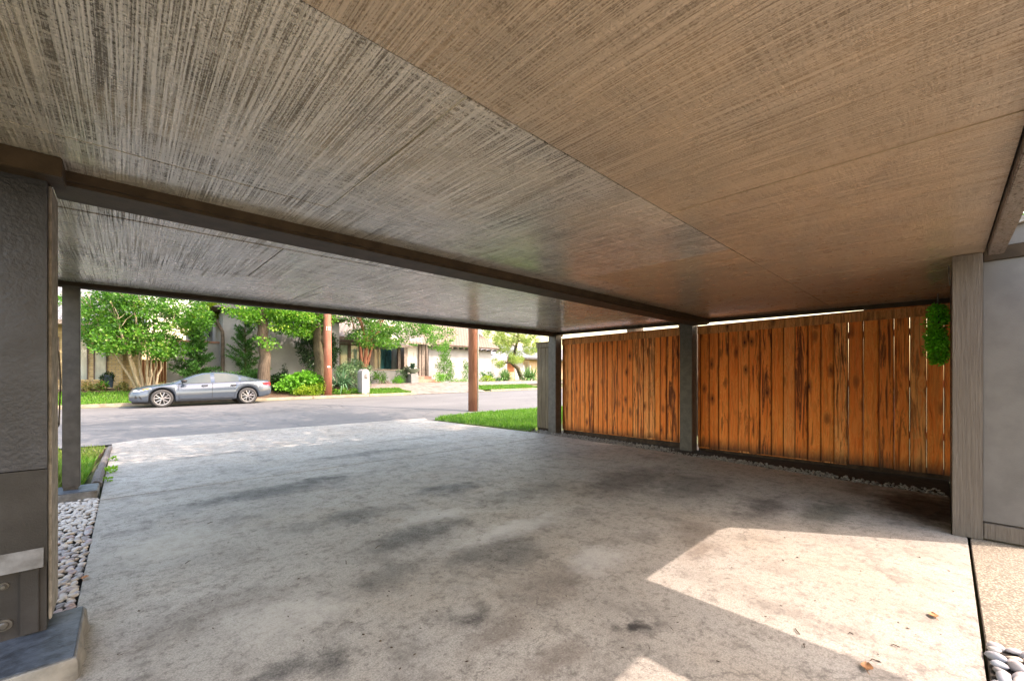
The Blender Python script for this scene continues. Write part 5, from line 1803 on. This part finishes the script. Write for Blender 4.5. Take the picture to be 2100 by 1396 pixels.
rosette("leaves", tuple(c), 120, 1.0, 0.06, M['yucca'], t, NR, (-0.1, 1.4), 0.4)
rosette("leaves", (c.x - 0.3, 23.7, c.z - 0.05), 70, 0.8, 0.055, M['yucca'], t, NR, (-0.1, 1.3), 0.4)
shrub("low_plant", "dark green bushy plant with red stems in front of the low white porch wall", [(766, 762, 794, 786, 1)], 26.2, 0.3, 34, (0.12, 0.24), M['arbor'], 80, 0.10, 0.05)
shrub("pink_flowers", "low patch of pink flowers below the white porch wall", [(780, 781, 798, 790, 1)], 25.8, 0.2, 14, (0.08, 0.14), M['pinkfl'], 120, 0.08, 0.06, cat="flowers")
shrub("low_plant", "round yellow green plant below the right end of the porch wall", [(805, 772, 826, 789, 1)], 26.0, 0.3, 30, (0.12, 0.22), M['lime'], 80, 0.09, 0.05)
shrub("low_plant", "silvery grey plant in front of the right porch post", [(812, 758, 832, 782, 1)], 26.4, 0.3, 26, (0.12, 0.22), M['sage'], 80, 0.09, 0.05)
shrub("low_plant", "dark leafy plant beside the pedestal planter", [(826, 752, 842, 776, 1)], 26.6, 0.3, 24, (0.1, 0.2), M['holly'], 90, 0.10, 0.06)
shrub("arborvitae", "pointed light green arborvitae against the white wall right of the entry steps", [(896, 735, 930, 782, 3), (904, 712, 922, 745, 1.4), (909, 703, 917, 722, 0.5)], 27.2, 0.35, 130, (0.12, 0.26), M['arbor'], 90, 0.12, 0.04, 1.2, "conifer", 1.2, 0.4)
shrub("small_arborvitae", "thin upright conifer against the white wall left of the brown utility pole", [(948, 752, 964, 780, 2), (951, 742, 958, 758, 1)], 27.8, 0.2, 40, (0.1, 0.2), M['arbor'], 90, 0.12, 0.04, 1.3, "conifer", 1.3, 0.3)
shrub("low_plant", "pale green bushy plant at the foot of the brick steps", [(890, 765, 912, 786, 1)], 26.4, 0.3, 26, (0.12, 0.2), M['lime'], 80, 0.09, 0.05)
shrub("low_hedge", "low green planting along the white wall right of the arborvitae", [(920, 776, 962, 788, 1)], 27.0, 0.3, 44, (0.12, 0.2), M['cover'], 80, 0.09, 0.05)
shrub("low_plant", "yellow green plant at the corner of the white wall right of the brown pole", [(986, 772, 1012, 786, 1)], 27.6, 0.3, 40, (0.14, 0.24), M['ygshrub'], 80, 0.10, 0.06)
shrub("low_plant", "dark green plant against the white wall just right of the brown pole", [(984, 763, 1010, 775, 1)], 28.3, 0.2, 26, (0.12, 0.22), M['conifer'], 80, 0.12, 0.06)
for (px, py, L, lab) in ((1040, 783, 1.2, "left yucca clump of the two pale ones beyond the far lawn"), (1080, 783, 1.5, "right and larger pale yucca clump beyond the far lawn")):
    c = W(px, py, 27.6)
    t = thing("yucca", lab, "yucca", tuple(c))
    for q in range(3):
        rosette("leaves", (c.x + NR.uniform(-0.7, 0.7), 27.6 + NR.uniform(-0.4, 0.4), c.z + NR.uniform(-0.1, 0.3)), 110, L, 0.075, M['yuccapale'], t, NR, (-0.15, 1.4), 0.45)
shrub("low_plant", "grey green low plant left of the pale yuccas", [(1008, 776, 1036, 788, 1)], 28.0, 0.3, 40, (0.14, 0.24), M['sage'], 80, 0.10, 0.06)
# leaning pine with pale needles
pn = thing("leaning_pine", "leaning tree with pale yellow needles in front of the far grey roofed house", "tree", tuple(W(1062, 785, 31)))
m = MB()
q = [W(1075, 790, 31), W(1062, 755, 31), W(1050, 745, 31.2), W(1056, 720, 31.3), W(1063, 690, 31.4), W(1060, 650, 31.4)]
m.tube(q, [0.24, 0.22, 0.2, 0.17, 0.14, 0.1], 10)
q2 = [W(1052, 742, 31.2), W(1030, 745, 31), W(1015, 748, 31)]
m.tube(q2, [0.12, 0.09, 0.04], 7)
for (a, b) in (((1060, 715), (1020, 690)), ((1062, 700), (1090, 700)), ((1062, 690), (1000, 670)), ((1062, 680), (1110, 690))):
    pts, rr = limb(W(*a, 31.3), W(*b, 31.3 + NR.uniform(-1, 1)), 0.08, 0.02, NR)
    m.tube(pts, rr, 6)
m.build("trunk", M['mossbark'], pn, smooth_=True)
cl = pxclumps([(985, 655, 1110, 705, 4), (1010, 690, 1050, 725, 1.5), (1045, 715, 1070, 745, 1), (1070, 690, 1110, 725, 1.4), (1012, 738, 1034, 750, 0.5)], 31.2, 1.4, 190, (0.25, 0.5), NR)
foliage("crown", cl, M['pineleaf'], pn, NR, per=95, length=0.17, width=0.05, flat=0.6, up=0.3)
# flowers of the left bed, the pot's plant
for (a, b, lab) in ((168, 190, "left clump of peach flowers in the bed before the yellow brick wall"), (196, 216, "peach and green flower clump left of the dark blue pot"), (238, 262, "pink peach flower clump right of the dark blue pot"), (326, 338, "reddish leafed clump at the foot of the brown gate")):
    shrub("flower_clump", lab, [(a, 787, b, 800, 1)], 25.3, 0.2, 22, (0.09, 0.16), M['flower'], 110, 0.09, 0.06, cat="flowers")
shrub("low_plant", "green leafy plant among the flowers left of the dark blue pot", [(200, 784, 218, 796, 1)], 25.5, 0.2, 18, (0.1, 0.16), M['lime'], 110, 0.09, 0.05)
foliage("plant", pxclumps([(210, 766, 232, 782, 1)], 25.6, 0.2, 22, (0.08, 0.16), NR), M['holly'], pp, NR, per=120, length=0.10, width=0.05)


# taller trees out of the picture: they shade the street and green the gap above the fence
def yard_tree(label, bx, by, c, rad, n, name="yard_tree", matl='farleaf', bz=0.0, size=(0.5, 0.95), per=10, leaf=(0.22, 0.13)):
    t = thing(name, label, "tree", (bx, by, bz))
    m = MB()
    m.tube([(bx, by, bz - 0.3), (bx + (c[0] - bx) * 0.2, by + (c[1] - by) * 0.2, c[2] * 0.45), (c[0], c[1], c[2])], [0.26, 0.2, 0.08], 9)
    for q in range(10):
        e = Vector(c) + Vector(NR.normal(size=3)) * Vector(rad).length * 0.3
        pts, rr = limb((bx + (c[0] - bx) * 0.5, by + (c[1] - by) * 0.5, c[2] * 0.7), e, 0.09, 0.02, NR)
        m.tube(pts, rr, 6)
    m.build("trunk", M['oakbark'], t)
    foliage("crown", crown_clumps(NR, c, rad, n, size, 0.35), M[matl], t, NR, per=per, length=leaf[0], width=leaf[1], flat=0.6, out=0.5)


yard_tree("tall tree behind the cedar fence, its crown reaching over the street", 10.5, 5.5, (6.6, 7.2, 8.3), (6.2, 5.2, 2.4), 230)
yard_tree("oak like tree close behind the cedar fence, leaning over the carport roof", 10.0, 4.0, (6.6, 4.6, 6.9), (4.9, 2.7, 1.5), 150, size=(0.4, 0.8))
yard_tree("tree in the yard behind the right part of the cedar fence", 13.0, 1.0, (12.5, 1.5, 5.2), (3.6, 4.0, 2.6), 70)
yard_tree("tall leafy tree beyond the far house behind the pale pine", 40, 60, (40, 60, 7), (11, 4, 5), 110, size=(0.9, 1.7), per=7, leaf=(0.4, 0.25))
yard_tree("tall background tree rising behind the yellow brick house roof", -6, 40, (-5, 40, 9), (7, 3, 4), 70, size=(0.8, 1.5), per=8, leaf=(0.35, 0.22))
